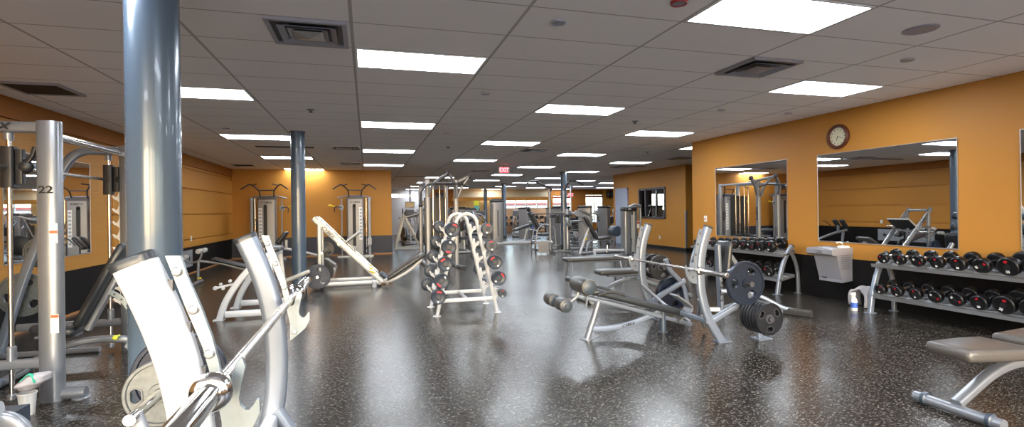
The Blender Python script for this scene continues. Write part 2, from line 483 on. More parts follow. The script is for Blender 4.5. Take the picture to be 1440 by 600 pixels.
b = MB(); b.bb(13.5, 13.7, YFRONT, YA+.2, 0, CEIL); struct('wall_corridor', b, 'orange', smooth=False)
# ---------------------------------------------------------------- far wall with windows
b = MB(); Y = YFAR-.6
def fw(x0, x1, z0, z1, c=0, d=.25, y=None):
    b.cur = c; yy = Y if y is None else y; b.bb(x0, x1, yy, yy+d, z0, z1)
# pale wall with a clerestory strip
fw(XBK, 3.15, 0, 2.33); fw(XBK, 3.15, 2.62, CEIL); fw(3.15, 3.9, 0, CEIL)
# orange portal and dark door bay
fw(3.9, 4.3, 0, CEIL, 1); fw(5.1, 5.6, 0, CEIL, 1); fw(4.3, 5.1, 2.65, CEIL, 1)
# orange blockwork part
fw(5.6, 8.9, 0, 2.3, 5); fw(5.6, 12.0, 2.3, CEIL, 4)
fw(8.9, 12.0, 0, 1.55, 3)
# pillars and shopfront
fw(12.0, 12.35, 0, CEIL, 1); fw(12.35, 13.75, 2.45, CEIL, 1); fw(13.75, 14.8, 0, CEIL, 1)
fw(14.8, 16.15, 2.5, CEIL, 1); fw(14.8, 16.15, 0, .5, 1); fw(12.35, 13.75, 0, .5, 1)
fw(16.15, 17.2, 0, CEIL, 2); fw(17.2, 19.6, 0, CEIL, 0); fw(21.4, XW, 0, CEIL, 0); fw(19.6, 21.4, 0, 1.3, 0); fw(19.6, 21.4, 2.55, CEIL, 0)
struct('wall_far', b, ['white_wall', 'orange_deep', 'orange', 'peach', 'cream_wall', 'sand_wall'], smooth=False)
b = MB(); b.bb(5.3, 11.75, Y-.7, Y-.25, 2.1, 2.32); struct('trim_3', b, 'orange', smooth=False)
def far_window(n, x0, x1, z0, z1, cols, rows, mt='metal_frame', red=False):
    b = MB(); t = .05
    b.bb(x0, x1, Y+.04, Y+.14, z0, z0+t); b.bb(x0, x1, Y+.04, Y+.14, z1-t, z1)
    for i in range(cols+1):
        x = x0+t/2+(x1-x0-t)*i/cols; b.bb(x-t/2, x+t/2, Y+.04, Y+.14, z0, z1)
    for i in range(1, rows):
        z = z0+(z1-z0)*i/rows; b.bb(x0, x1, Y+.05, Y+.13, z-.02, z+.02)
    w = struct('window_%d' % n, b, mt, smooth=False)
    g = MB(); g.bb(x0+.02, x1-.02, Y+.085, Y+.095, z0+.02, z1-.02); o = link('pane', g, 'glass', w, smooth=False)
    if red:
        g = MB(); g.bb(x0+.02, x1-.02, Y-.03, Y+.03, z1-.22, z1-.08); link('red_blind', g, 'ltred', w, smooth=False)
far_window(1, XBK, 3.15, 2.33, 2.62, 2, 1)
far_window(2, 8.9, 12.0, 1.55, 2.3, 4, 2)
far_window(3, 12.35, 13.75, .5, 2.45, 2, 3, red=True)
far_window(4, 14.8, 16.15, .5, 2.5, 2, 3, red=True)
far_window(11, 19.6, 21.4, 1.3, 2.55, 2, 2)
# dark door bay seen behind the pulldown station
b = MB(); b.bb(4.3, 5.1, Y+.06, Y+.12, 0, 2.65); dd = struct('door_1', b, 'navy_panel', smooth=False)
g = MB(); g.bb(4.42, 4.66, Y+.04, Y+.062, .3, 2.4); g.bb(4.74, 4.98, Y+.04, Y+.062, .3, 2.4); link('door_panel', g, 'dark_frame', dd, smooth=False)
# closing walls of the deep hall
b = MB(); b.bb(XW-.2, XW, 19.25, YFAR, 0, CEIL); b.bb(15, XW, 19.25, 19.45, 0, CEIL); struct('wall_hall_right', b, 'orange', smooth=False)
# outside beyond the far windows: ground, building with red roof
M['pave'] = mat('pale_concrete', (.56, .58, .60), .8)
b = MB(); b.bb(-10, 40, YFAR+.4, YFAR+40, -.3, -.16); solo('parking_lot', b, 'pave', 'grey paved ground outside beyond the far shop windows', 'ground', kind='structure')
bt = Thing('neighbour_building', 'beige building with red roof edge seen through the far window strip', 'building', (9.5, YFAR+9, 0))
b = MB(); b.bb(4, 17.5, YFAR+9, YFAR+13, -.16, 1.95); bt.part('wall', b, 'plastic_beige', smooth=False)
b = MB(); b.prism([(YFAR+8.6, 1.95), (YFAR+13.4, 1.95), (YFAR+13.4, 2.1), (YFAR+8.6, 2.08)], 'x', 3.8, 17.7); bt.part('roof', b, 'ltred', smooth=False)

# ---------------------------------------------------------------- alcove window, door, corner guard
b = MB(); t = .07
for (y0, y1, z0, z1) in ((WY0, WY1, WZ0, WZ0+t), (WY0, WY1, WZ1-t, WZ1), (WY0, WY0+t, WZ0, WZ1), (WY1-t, WY1, WZ0, WZ1), (16.82, 16.90, WZ0, WZ1)):
    b.bb(XA-.03, XA+.23, y0, y1, z0, z1)
w = struct('window_5', b, 'dark_frame', smooth=False)
g = MB(); g.bb(XA+.09, XA+.10, WY0+t, WY1-t, WZ0+t, WZ1-t); link('pane', g, 'glass', w, smooth=False)
# office behind the window with its own outside window
b = MB()
b.bb(XA+3.2, XA+3.4, YA+.2, 19.25, 0, CEIL)
struct('wall_office', b, 'dark_frame', smooth=False)
b = MB()
for (x0, x1, z0, z1) in ((11, 13, .8, .86), (11, 13, 2.39, 2.45), (11, 11.06, .8, 2.45), (12.94, 13, .8, 2.45), (11.97, 12.03, .8, 2.45)):
    b.bb(x0, x1, 19.3, 19.4, z0, z1)
w = struct('window_6', b, 'metal_frame', smooth=False)
g = MB(); g.bb(11.03, 12.97, 19.34, 19.35, .83, 2.42); link('pane', g, 'glass', w, smooth=False)
b = MB(); b.bb(XA-.045, XA+.01, 18.22, 19.12, 0.01, 2.22); dr = struct('door_2', b, 'door_blue', smooth=False)
g = MB()
for (y0, y1, z0, z1) in ((18.17, 18.22, 0, 2.27), (19.12, 19.17, 0, 2.27), (18.17, 19.17, 2.22, 2.27)): g.bb(XA-.06, XA, y0, y1, z0, z1)
link('door_frame', g, 'lilac', dr, smooth=False)
g = MB(); g.cyl((XA-.05, 18.32, 1.02), (XA-.11, 18.32, 1.02), .012, 8); g.cyl((XA-.11, 18.32, 1.02), (XA-.11, 18.45, 1.02), .011, 8); link('door_handle', g, 'black', dr)
b = MB(); b.bb(XA-.012, XA+.05, YA-.012, YA, .12, 1.35); b.bb(XA-.012, XA, YA, YA+.05, .12, 1.35)
solo('corner_guard', b, 'stainless', 'stainless steel corner guard on the outer corner of the orange alcove wall', 'corner guard', (XA, YA, .12), smooth=False)

# ---------------------------------------------------------------- front wall behind the camera with daylight windows
b = MB(); YF = YFRONT
FW = [(-3.8, -1.3), (-1.0, 1.5), (1.8, 4.3), (4.6, 6.7)]
xs = [XL-.3]+[k for w in FW for k in w]+[13.7]
for i in range(0, len(xs), 2): b.bb(xs[i], xs[i+1], YF-.2, YF, 0, CEIL)
for x0, x1 in FW: b.bb(x0, x1, YF-.2, YF, 0, .5); b.bb(x0, x1, YF-.2, YF, 2.5, CEIL)
struct('wall_front', b, 'orange', smooth=False)
for k, (x0, x1) in enumerate(FW):
    b = MB()
    for (a0, a1, z0, z1) in ((x0, x1, .5, .56), (x0, x1, 2.44, 2.5), (x0, x0+.06, .5, 2.5), (x1-.06, x1, .5, 2.5), ((x0+x1)/2-.03, (x0+x1)/2+.03, .5, 2.5)):
        b.bb(a0, a1, YF-.12, YF-.04, z0, z1)
    struct('window_%d' % (7+k), b, 'dark_frame', smooth=False)
b = MB(); b.bb(-30, 30, YF-40, YF-.25, -.3, -.16); solo('pavement', b, 'pave', 'grey pavement outside the front windows', 'ground', kind='structure')

# ---------------------------------------------------------------- mirrors
def wall_mirror(x, side, y0, y1, z0, z1, label):
    s = side
    t = Thing('wall_mirror', label, 'mirror', (x, (y0+y1)/2, z0), group='wall mirrors')
    b = MB(); b.bb(x, x-s*.006, y0, y1, z0, z1); t.part('glass', b, 'mirror', smooth=False)
    b = MB()
    for (a0, a1, c0, c1) in ((y0-.006, y0, z0-.006, z1+.006), (y1, y1+.006, z0-.006, z1+.006), (y0, y1, z0-.012, z0), (y0, y1, z1, z1+.006)):
        b.bb(x, x-s*.009, a0, a1, c0, c1)
    t.part('edge_channel', b, 'metal_frame', smooth=False)
wall_mirror(XR-.001, 1, 6.985, 8.81, .87, 2.215, 'wall mirror above the far dumbbell rack, reflecting cable machines')
wall_mirror(XR-.001, 1, 4.41, 6.375, .885, 2.215, 'wall mirror under the clock, above the drinking fountain')
wall_mirror(XR-.001, 1, 1.82, 3.79, .885, 2.215, 'wall mirror cut off by the right edge of the photo')
wall_mirror(XLW+.001, -1, 7.40, 9.36, .86, 2.22, 'wall mirror on the left orange wall behind the smith machine')

# ---------------------------------------------------------------- clock, switch, outlets
t = Thing('wall_clock', 'round wall clock with cream dial and dark wooden rim above the mirrors', 'clock', (XR, 6.0, 2.46))
ax = (-1, 0, 0); c = (XR, 6.0, 2.46)
b = MB(); b.lathe([(.185, 0), (.188, .02), (.178, .042), (.160, .052), (.145, .045), (.137, .028), (.134, .018), (.134, .012), (.01, .012)], c, ax, 40); t.part('rim', b, 'wood')
b = MB(); b.lathe([(.134, .012), (.134, .018), (.001, .018)], c, ax, 40); t.part('dial', b, 'clockface')
for i in range(12):
    a = i*pi/6; R = Matrix.Rotation(a, 3, 'X'); b = MB()
    b.box(Vector(c)+Vector((-.019, 0, 0))+R @ Vector((0, 0, .112)), (.002, .008, .022), R)
    t.part('hour_mark', b, 'mark')
for nm, ang, ln, w in (('hour_hand', 205, .068, .008), ('minute_hand', 112, .10, .006)):
    b = MB(); R = Matrix.Rotation(radians(ang), 3, 'X')
    b.box(Vector(c)+Vector((-.021, 0, 0))+R @ Vector((0, 0, ln/2-.01)), (.002, w, ln), R); t.part(nm, b, 'mark')
t = Thing('light_switch', 'white light switch plate with small red toggle on the right orange wall', 'light switch', (XR, 9.15, 1.19))
b = MB(); b.bb(XR-.008, XR, 9.105, 9.195, 1.13, 1.255); t.part('plate', b, 'plastic_white', smooth=False)
b = MB(); b.bb(XR-.016, XR-.008, 9.14, 9.16, 1.175, 1.205); t.part('toggle', b, 'dark_red', smooth=False)
def outlet(x, y, z, s, label):
    t = Thing('wall_outlet', label, 'outlet', (x, y, z))
    b = MB(); b.bb(x, x+s*.008, y-.04, y+.04, z-.06, z+.06); t.part('plate', b, 'plastic_white', smooth=False)
    for dz in (-.025, .025):
        b = MB(); b.bb(x+s*.008, x+s*.011, y-.017, y+.017, z+dz-.014, z+dz+.014)
        t.part('socket', b, 'plastic_grey', smooth=False)
outlet(XA, 15.96, .40, -1, 'small white wall outlet under the interior window in the alcove')
outlet(XLW+.045, 13.9, .85, 1, 'small wall outlet on the left board wall just above the black panel')
b = MB()
for y in (12.6, 13.6): b.bb(XLW+.012, XLW+.03, y-.45, y+.45, .18, .58)
b.cur = 1
for y in (12.4, 12.8, 13.4, 13.8): b.lathe([(.05, 0), (.05, .02), (.001, .02)], (XLW+.02, y, .38), (1, 0, 0), 16)
solo('wall_access_panel', b, ['grey', 'black'], 'dark grey access panel low on the left wall behind the decline bench', 'panel', (XLW, 13, .38), smooth=False)

# ---------------------------------------------------------------- ceiling furniture
def G(i, j): return (i*1.219-.095, j*.6096+4.008)
LIT = []
for i in (-2, 0, 2, 4, 6, 8, 10, 12):
    for j in ([-8, -2, 4, 10, 16, 22, 28, 34, 40, 46] if (i//2) % 2 else [-5, 1, 7, 13, 19, 25, 31, 37, 43]):
        x, y = G(i, j)
        if (i, j) in ((2, 22), (4, 37), (0, 31)): continue
        if i >= 6 and y < 9.3: continue
        if i >= 8 and y < 19.6: continue
        if i <= 0 and y > 17.5: continue
        if y+.61 > YFAR-.8 or x+1.2 > XW-.3 or y < YFRONT: continue
        LIT.append((i, j))
for k, (i, j) in enumerate(LIT):
    x, y = G(i, j)
    q = 'near' if y < 9 else ('middle' if y < 18 else 'far')
    col = {-2: 'left of the near blue column line', 0: 'in the row over the leg press', 2: 'in the row over the dumbbell tree', 4: 'in the row over the bench press', 6: 'in the row by the alcove', 8: 'in the row past the alcove door', 10: 'in the hall row left of the outermost row', 12: 'in the outermost right hall row'}[i]
    t = Thing('ceiling_light', '%s ceiling light panel %s' % (['nearest', 'second nearest', 'third nearest', 'fourth nearest', 'fifth nearest', 'sixth nearest', 'seventh nearest', 'eighth nearest', 'ninth nearest', 'last'][sum(1 for a, c in LIT if a == i and c < j)], col), 'ceiling light', (x+.61, y+.305, CEIL), group='ceiling light panels')
    b = MB(); f = .018; e = .016
    b.bb(x+e, x+1.219-e, y+e, y+e+f, CEIL-.006, CEIL); b.bb(x+e, x+1.219-e, y+.61-e-f, y+.61-e, CEIL-.006, CEIL)
    b.bb(x+e, x+e+f, y+e+f, y+.61-e-f, CEIL-.006, CEIL); b.bb(x+1.219-e-f, x+1.219-e, y+e+f, y+.61-e-f, CEIL-.006, CEIL)
    t.part('frame', b, 'plastic_white', smooth=False)
    b = MB(); b.bb(x+e+f, x+1.219-e-f, y+e+f, y+.61-e-f, CEIL-.004, CEIL-.001); t.part('diffuser', b, 'panel_light', smooth=False)

def diffuser_vent(cx, cy, label, w=.29, dark=False):
    t = Thing('ceiling_vent', label, 'air vent', (cx, cy, CEIL), group='ceiling air vents')
    z = CEIL
    b = MB(); o = w; i_ = w-.035
    for (x0, x1, y0, y1) in ((-o, o, -o, -i_), (-o, o, i_, o), (-o, -i_, -i_, i_), (i_, o, -i_, i_)):
        b.bb(cx+x0, cx+x1, cy+y0, cy+y1, z-.022, z)
    t.part('frame', b, 'fountain', smooth=False)
    b = MB(); b.bb(cx-i_, cx+i_, cy-i_, cy+i_, z-.003, z-.001); t.part('plenum', b, 'black', smooth=False)
    if not dark:
        for k, q in enumerate((.21, .145)):
            b = MB(); p = q-.045
            vs = [(cx+sx*a, cy+sy*a, zz) for a, zz in ((q, z-.035+.006*k), (p, z-.012)) for sx, sy in ((-1, -1), (1, -1), (1, 1), (-1, 1))]
            vs += [(x_, y_, zz+.003) for x_, y_, zz in vs]
            fs = []
            for n_ in range(4):
                m_ = (n_+1) % 4
                fs += [(n_, m_, m_+4, n_+4), (n_+8, n_+12, m_+12, m_+8), (n_, n_+8, m_+8, m_), (n_+4, m_+4, m_+12, n_+12)]
            b.add(vs, fs); t.part('louvre', b, 'fountain', smooth=False)
        b = MB(); b.add([(cx-.11, cy-.11, z-.03), (cx+.11, cy-.11, z-.03), (cx+.11, cy+.11, z-.03), (cx-.11, cy+.11, z-.03), (cx, cy, z-.055)], [(0, 1, 2, 3), (0, 4, 1), (1, 4, 2), (2, 4, 3), (3, 4, 0)])
        t.part('core', b, 'stainless', smooth=False)
    else:
        b = MB()
        for k in range(15):
            yy = cy-i_+.03+k*(2*i_-.06)/14; b.box((cx, yy, z-.012), (2*i_, .003, .016), (radians(35), 0, 0))
        t.part('louvre', b, 'black', smooth=False)
diffuser_vent(-.42, 4.31, 'square grey ceiling air diffuser at the top beside the nearest light, above the foreground rack')
diffuser_vent(3.86, 4.31, 'square grey ceiling air diffuser above the bench press, near the right wall')
diffuser_vent(-3.46, 6.88, 'dark square return air grille in the ceiling above the smith machine', dark=True)
diffuser_vent(-.42, 11.7, 'square ceiling air diffuser between the second blue column and the light row')
diffuser_vent(-3.4, 16.25, 'dark return grille in the ceiling in the far left corner', dark=True)
diffuser_vent(-.42, 15.35, 'square ceiling air diffuser close to the orange back wall')
diffuser_vent(3.85, 11.4, 'square ceiling air diffuser behind the exit sign row, above the dumbbell tree')
diffuser_vent(3.85, 17.6, 'square ceiling air diffuser left of the exit sign')
diffuser_vent(8.25, 15.4, 'square ceiling air diffuser in front of the alcove door')
diffuser_vent(8.6, 12.6, 'square ceiling air diffuser near the alcove corner')
def slot(cx, cy, L, label):
    t = Thing('linear_vent', label, 'air vent', (cx, cy, CEIL))
    b = MB(); b.bb(cx-L/2, cx+L/2, cy-.09, cy+.09, CEIL-.01, CEIL); t.part('frame', b, 'black', smooth=False)
    b = MB()
    for d in (-.045, 0, .045): b.bb(cx-L/2+.01, cx+L/2-.01, cy+d-.004, cy+d+.004, CEIL-.016, CEIL-.01)
    t.part('blade', b, 'dark_frame', smooth=False)
slot(-1.66, 11.8, 1.15, 'dark slim linear ceiling vent beside the second blue column')
slot(1.70, 20.75, 1.15, 'dark slim linear ceiling vent past the end of the orange back wall')
slot(8.7, 15.2, .6, 'short dark linear ceiling vent in the alcove')
def disc(name, cx, cy, r, mt, label, cat, hh=.012, kids=True):
    t = Thing(name, label, cat, (cx, cy, CEIL))
    b = MB(); b.lathe([(r, 0), (r, hh*.5), (r*.92, hh), (r*.8, hh), (r*.78, hh*.7)], (cx, cy, CEIL), (0, 0, -1), 28); t.part('rim', b, mt)
    b = MB(); b.lathe([(r*.78, hh*.3), (r*.78, hh*.75), (.001, hh*.95)], (cx, cy, CEIL), (0, 0, -1), 28); t.part('grille', b, 'fountain')
disc('ceiling_speaker', 4.36, 3.07, .125, 'fountain', 'large round speaker flush in the ceiling by the right wall', 'speaker')
disc('smoke_detector', 5.12, 3.73, .06, 'plastic_beige', 'small round detector on the ceiling behind the big round speaker', 'detector', .02)
disc('smoke_detector', 1.42, 3.63, .06, 'fountain', 'small round detector on the ceiling between the two nearest lights', 'detector', .015)
disc('smoke_detector', 1.41, 6.04, .055, 'fountain', 'small round detector on the ceiling, second in the line over the dumbbell tree', 'detector', .015)
disc('smoke_detector', 1.41, 9.17, .055, 'fountain', 'small round detector on the ceiling, third in the line over the dumbbell tree', 'detector', .015)
disc('smoke_detector', -2.23, 9.41, .055, 'fountain', 'small round detector on the ceiling left of the second blue column', 'detector', .015)
disc('smoke_detector', 6.2, 6.3, .055, 'fountain', 'small round detector on the ceiling just above the clock wall', 'detector', .015)
disc('smoke_detector', 5.0, 6.3, .05, 'fountain', 'small round detector on the ceiling left of the clock', 'detector', .015)
disc('smoke_detector', 2.1, 3.07, .06, 'dark_red', 'small round reddish detector at the top edge of the photo', 'detector', .02)
def sprinkler(x, y, label):
    t = Thing('sprinkler_head', label, 'sprinkler', (x, y, CEIL))
    b = MB(); b.lathe([(.055, 0), (.055, .004), (.035, .014), (.02, .016)], (x, y, CEIL), (0, 0, -1), 24); t.part('escutcheon', b, 'zinc')
    b = MB(); b.cyl((x, y, CEIL-.014), (x, y, CEIL-.035), .009, 10); b.lathe([(.028, .035), (.028, .039), (.002, .04)], (x, y, CEIL), (0, 0, -1), 16); t.part('deflector', b, 'mark')
sprinkler(-.726, 7.515, 'chrome sprinkler head on the ceiling right of the second blue column')
sprinkler(4.217, 7.411, 'chrome sprinkler head on the ceiling above the bench press')
sprinkler(1.74, 11.17, 'chrome sprinkler head on the ceiling above the pulldown station')
sprinkler(6.756, 11.3, 'chrome sprinkler head on the ceiling near the alcove')

# exit signs
def exit_sign(cx, cy, z0, w, hgt, label, face=-1):
    t = Thing('exit_sign', label, 'exit sign', (cx, cy, z0))
    b = MB(); b.bb(cx-w/2, cx+w/2, cy, cy+.05, z0, z0+hgt); t.part('housing', b, 'plastic_grey', smooth=False)
    b = MB(); b.bb(cx-w*.36, cx+w*.36, cy-.004, cy, z0+hgt*.1, z0+hgt*.9); t.part('lit_face', b, 'exit_red', smooth=False)
    fr = frame((cx, cy-.006, z0+hgt/2), (1, 0, 0), (0, -1, 0))
    t.part('lettering', text_mb('EXIT', hgt*.86, fr, .001, bold=.003, sx=.86), 'exit_letter', smooth=False)
    b = MB(); b.cyl((cx, cy+.025, z0+hgt), (cx, cy+.025, CEIL), .012, 8); b.bb(cx-.07, cx+.07, cy-.02, cy+.07, CEIL-.012, CEIL); t.part('canopy', b, 'plastic_grey')
M['exit_letter'] = emit('exit_letter', (1., .45, .5), 1.6)
exit_sign(4.13, 15.3, 2.585, .36, .205, 'grey exit sign with red lit letters hanging from the middle of the ceiling')
exit_sign(13.1, 31.6, 2.3, .42, .26, 'small red exit sign far away in front of the shop windows')

# ---------------------------------------------------------------- columns
def column(x, y, r, label):
    t = Thing('column', label, 'column', (x, y, 0))
    b = MB(); b.lathe([(r, .0), (r, CEIL)], (x, y, 0), n=48, cap=False); t.part('shaft', b, 'column')
    for z in (2.28, 2.56) if y > 5 else ():
        b = MB(); b.lathe([(r, z-.006), (r+.002, z-.004), (r+.002, z+.004), (r, z+.006)], (x, y, 0), n=48, cap=False); t.part('seam', b, 'dark_frame')
    b = MB(); b.lathe([(r+.012, CEIL-.012), (r+.012, CEIL)], (x, y, 0), n=40, cap=False); b.lathe([(r+.006, 0), (r+.006, .1)], (x, y, 0), n=40, cap=False); t.part('collar', b, 'blackbase')
column(-1.19, 3.43, .136, 'nearest slate blue round column, behind the foreground bench press rack')
column(-1.15, 9.6, .118, 'slate blue round column beside the leg press')
column(7.1, 17.8, .115, 'slate blue round column behind the chin dip station')
column(6.93, 25.8, .115, 'slate blue round column far behind the grey weight machine')
column(7.36, 32.0, .115, 'most distant slate blue round column by the far orange wall')
t = Thing('white_post', 'thin white post in front of the far shop windows', 'post', (11.2, 27.0, 0))
b = MB(); b.cyl((11.2, 27, 0), (11.2, 27, CEIL), .04, 12); t.part('shaft', b, 'white'); b = MB(); b.lathe([(.09, 0), (.09, .02)], (11.2, 27, 0), n=16); t.part('base_plate', b, 'white')
t = Thing('white_post', 'thin white post under the far left clerestory window', 'post', (2.5, 31.0, 0))
b = MB(); b.cyl((2.5, 31, 0), (2.5, 31, CEIL), .06, 12); t.part('shaft', b, 'white'); b = MB(); b.lathe([(.12, 0), (.12, .02)], (2.5, 31, 0), n=16); t.part('base_plate', b, 'white')
# ---------------------------------------------------------------- plates and bars
def plate_proto(R, t, rim_m, cap_m, holes=3, name='weight_plate'):
    """round grip plate, axis = local Y, centred on the origin (bore is open)"""
    bm = bmesh.new()
    rim = R*.90; hub = .045
    def loop(pts): 
        vs = [bm.verts.new((x, 0, z)) for x, z in pts]
        return [bm.edges.new((vs[i], vs[(i+1) % len(vs)])) for i in range(len(vs))]
    es = loop([(rim*cos(2*pi*i/48), rim*sin(2*pi*i/48)) for i in range(48)])
    es += loop([(.0265*cos(2*pi*i/20), .0265*sin(2*pi*i/20)) for i in range(20)])
    rm = (hub+rim)/2+.008; hw = R*.30; hh = (rim-hub)*.23
    for k in range(holes):
        a = pi/2+2*pi*k/holes
        pts = []
        for u, v in rrect_pts(hw*.5+hh*.4, hh, hh*.9, 5):
            rr = rm+v; th = a+u/rm
            pts.append((rr*cos(th), rr*sin(th)))
        es += loop(pts)
    bmesh.ops.triangle_fill(bm, edges=es, use_beauty=True)
    g = bmesh.ops.extrude_face_region(bm, geom=bm.faces[:])
    bmesh.ops.translate(bm, verts=[v for v in g['geom'] if isinstance(v, bmesh.types.BMVert)], vec=(0, t*.5, 0))
    bmesh.ops.translate(bm, verts=bm.verts[:], vec=(0, -t*.25, 0))
    mb = MB(); bm.verts.index_update()
    mb.add([v.co.copy() for v in bm.verts], [tuple(v.index for v in f.verts) for f in bm.faces]); bm.free()
    h = t/2
    mb.lathe([(rim-.004, -h*.5), (rim, -h), (R*.975, -h), (R, -h*.7), (R, h*.7), (R*.975, h), (rim, h), (rim-.004, h*.5)], (0, 0, 0), (0, 1, 0), 48, cap=False)
    hubm = MB(); hubm.lathe([(.0262, -h*1.05), (hub, -h*1.05), (hub+.004, -h*.5), (hub+.004, h*.5), (hub, h*1.05), (.0262, h*1.05), (.0262, -h*1.05)], (0, 0, 0), (0, 1, 0), 28, cap=False)
    # raised rims round the grips
    gms = []
    for k in range(holes):
        gm = MB(); gms.append(gm)
        a = pi/2+2*pi*k/holes
        path = []
        for u, v in rrect_pts(hw*.5+hh*.4+.004, hh+.004, hh*.9, 4):
            rr = rm+v; th = a+u/rm; path.append(Vector((rr*cos(th), 0, rr*sin(th))))
        n = len(path)
        for y in (-h*.55, h*.55):
            for i in range(n):
                p0 = path[i]+Vector((0, y, 0)); p1 = path[(i+1) % n]+Vector((0, y, 0))
                gm.bar(p0, p1, .006, .006)
    t_ = Thing(name, 'plate', 'weight plate', world=False)
    t_.part('disc', mb, rim_m, ang=40); t_.part('hub_ring', hubm, cap_m); [t_.part('grip_rim', g_, cap_m, smooth=False) for g_ in gms]
    return t_
PL = {}
def plate(kind, x, y, z, label, group, spin=0., tilt=0.):
    R, t, m1, m2, holes = {'45': (.225, .042, 'iron', 'iron', 3), '35': (.205, .036, 'iron', 'iron', 3), '25': (.165, .034, 'ironblack', 'dark_frame', 3), '25g': (.158, .032, 'greyiron', 'greyiron', 3),
                    '45g': (.225, .040, 'greyiron', 'greyiron', 3), '45k': (.222, .042, 'ironblack', 'dark_frame', 3), '10': (.135, .026, 'ironblack', 'grey', 3)}[kind]
    if kind not in PL:
        PL[kind] = plate_proto(R, t, m1, m2, holes); e = PL[kind].e; new = False
        index_kids()
    else:
        e = copy_tree(PL[kind].e)
    e.location = (x, y, z); e.rotation_euler = (0, spin, tilt); e['label'] = label; e['category'] = 'weight plate'; e['group'] = group
    return e

def barbell(x, y0, y1, z, label, m_sl='chrome', m_sh='worn_chrome', dx=0., dz=0., sleeve=.415):
    """olympic bar lying along +Y from y0 to y1"""
    t = Thing('barbell', label, 'barbell', (x, (y0+y1)/2, z))
    P = lambda s: (x+dx*s, y0+(y1-y0)*s, z+dz*s)
    Ln = y1-y0; k = sleeve/Ln
    b = MB(); b.cyl(P(k-.01), P(1-k+.01), .0145, 20); t.part('shaft', b, m_sh)
    for a in (.2, .35, .65, .8):
        pass
    [t.part('knurling', MB().cyl(P(u0), P(u1), .0150, 20), m_sh) for u0, u1 in ((.30, .42), (.58, .70))]
    for s0, s1 in ((0, k-.02/Ln), (1-k+.02/Ln, 1)):
        b = MB(); p0, p1 = Vector(P(s0)), Vector(P(s1)); d = (p1-p0)
        b.lathe([(.018, 0), (.0235, .004), (.025, .007), (.025, d.length-.004), (.025, d.length)], p0, d, 28); t.part('sleeve', b, m_sl)
    for s, sg in ((k, 1), (1-k, -1)):
        b = MB(); c = Vector(P(s)); d = Vector((dx, y1-y0, dz)).normalized()*sg
        b.lathe([(.026, -.035), (.036, -.030), (.040, -.022), (.0415, -.014), (.036, -.006), (.036, .0), (.031, .006), (.024, .016), (.0235, .05), (.0155, .054)], c, d, 32); t.part('collar', b, m_sl)
    return t

def foot_disc(b, x, y, r=.06, h=.012): b.lathe([(r, 0), (r, h*.6), (r*.9, h)], (x, y, 0), n=20)

# ---------------------------------------------------------------- foreground bench press rack
UC = [(-.482, 1.31), (-.443, 1.215), (-.412, 1.123), (-.391, 1.034), (-.378, .95), (-.373, .885), (-.371, .768), (-.379, .65), (-.40, .535), (-.435, .40), (-.485, .26), (-.545, .13), (-.61, .0)]
HOOK = [(-.424, 1.325), (-.395, 1.324), (-.382, 1.277), (-.356, 1.207), (-.335, 1.141), (-.322, 1.081), (-.318, 1.052), (-.322, 1.030), (-.312, 1.022), (-.301, 1.030), (-.296, 1.055),
        (-.284, 1.082), (-.276, 1.090), (-.269, 1.069), (-.277, 1.033), (-.283, .998), (-.280, .983), (-.271, .972), (-.262, .971), (-.253, .980), (-.247, .992), (-.241, .990), (-.240, .962), (-.257, .927), (-.283, .905), (-.318, .878), (-.318, .95), (-.333, 1.03), (-.354, 1.12), (-.386, 1.21)]
t = Thing('bench_press_rack', 'white curved-upright bench press rack in the left foreground holding a barbell', 'weight bench', (-.42, 1.8, 0))
for k, (y, mt) in enumerate(((1.28, 'white'), (2.33, 'bluewhite'))):  # same rack, two coats: sunlit near side and shaded far side put into colour
    P = spline([(x, y, z) for x, z in UC], 4)
    b = MB(); b.sweep(P, rrect(.06, .085, .024, 4), side=(0, 1, 0)); up = t.part('upright', b, mt, ang=50)
    # dark end cap
    d = (P[0]-P[1]).normalized()
    b = MB(); b.sweep([P[0]+d*-.003, P[0]+d*.012, P[0]+d*.017], rrect(.064, .09, .025, 4), side=(0, 1, 0), scales=[1, 1, .9]); t.part('end_cap', b, 'vinyl', parent=up)
    b = MB(); b.prism(HOOK, 'y', y-.006, y+.006); hk = t.part('hook_plate', b, 'zinc', smooth=False)
    for (x, z) in ((-.401, 1.290), (-.370, 1.205), (-.340, 1.105), (-.300, .915)):
        b = MB(); b.lathe([(.011, 0), (.011, .004), (.008, .008), (.001, .009)], (x, y-.006, z), (0, -1, 0), 14)
        t.part('bolt', b, 'stainless', parent=hk)
    # standoff lugs between tube and hook plate
    for (x, z) in ((-.425, 1.255), (-.392, 1.16), (-.364, 1.06), (-.352, .95)):
        b = MB(); b.box((x, y, z), (.03, .012, .035)); t.part('lug', b, 'dark_frame', parent=hk, smooth=False)
    # rear brace tube, footplate
    b = MB(); b.tube([(-.37, y-.03, .60), (-.20, y-.02, .30), (-.02, y, .06)], .028, 14, bend=.2); t.part('brace', b, mt)
    b = MB(); b.bb(-.68, -.55, y-.06, y+.06, 0, .012); t.part('foot_plate', b, mt, smooth=False)
b = MB(); b.beam([(-.39, 1.25, .56), (-.39, 2.36, .56)], .06, .05, (0, 0, 1), .012); t.part('cross_tube', b, 'white')
b = MB(); b.beam([(-.36, 1.8, .52), (.2, 1.8, .38), (.75, 1.8, .36)], .06, .08, (0, 1, 0), .015, bend=.3); t.part('spine', b, 'bluewhite')
b = MB(); b.beam([(.70, 1.8, .36), (.74, 1.8, .18), (.80, 1.8, .0)], .06, .06, (0, 1, 0), .015); t.part('front_leg', b, 'bluewhite')
b = MB(); b.pad((.24, 1.8, .445), (1.10, .27, .07), .03); t.part('bench_pad', b, 'vinyl')
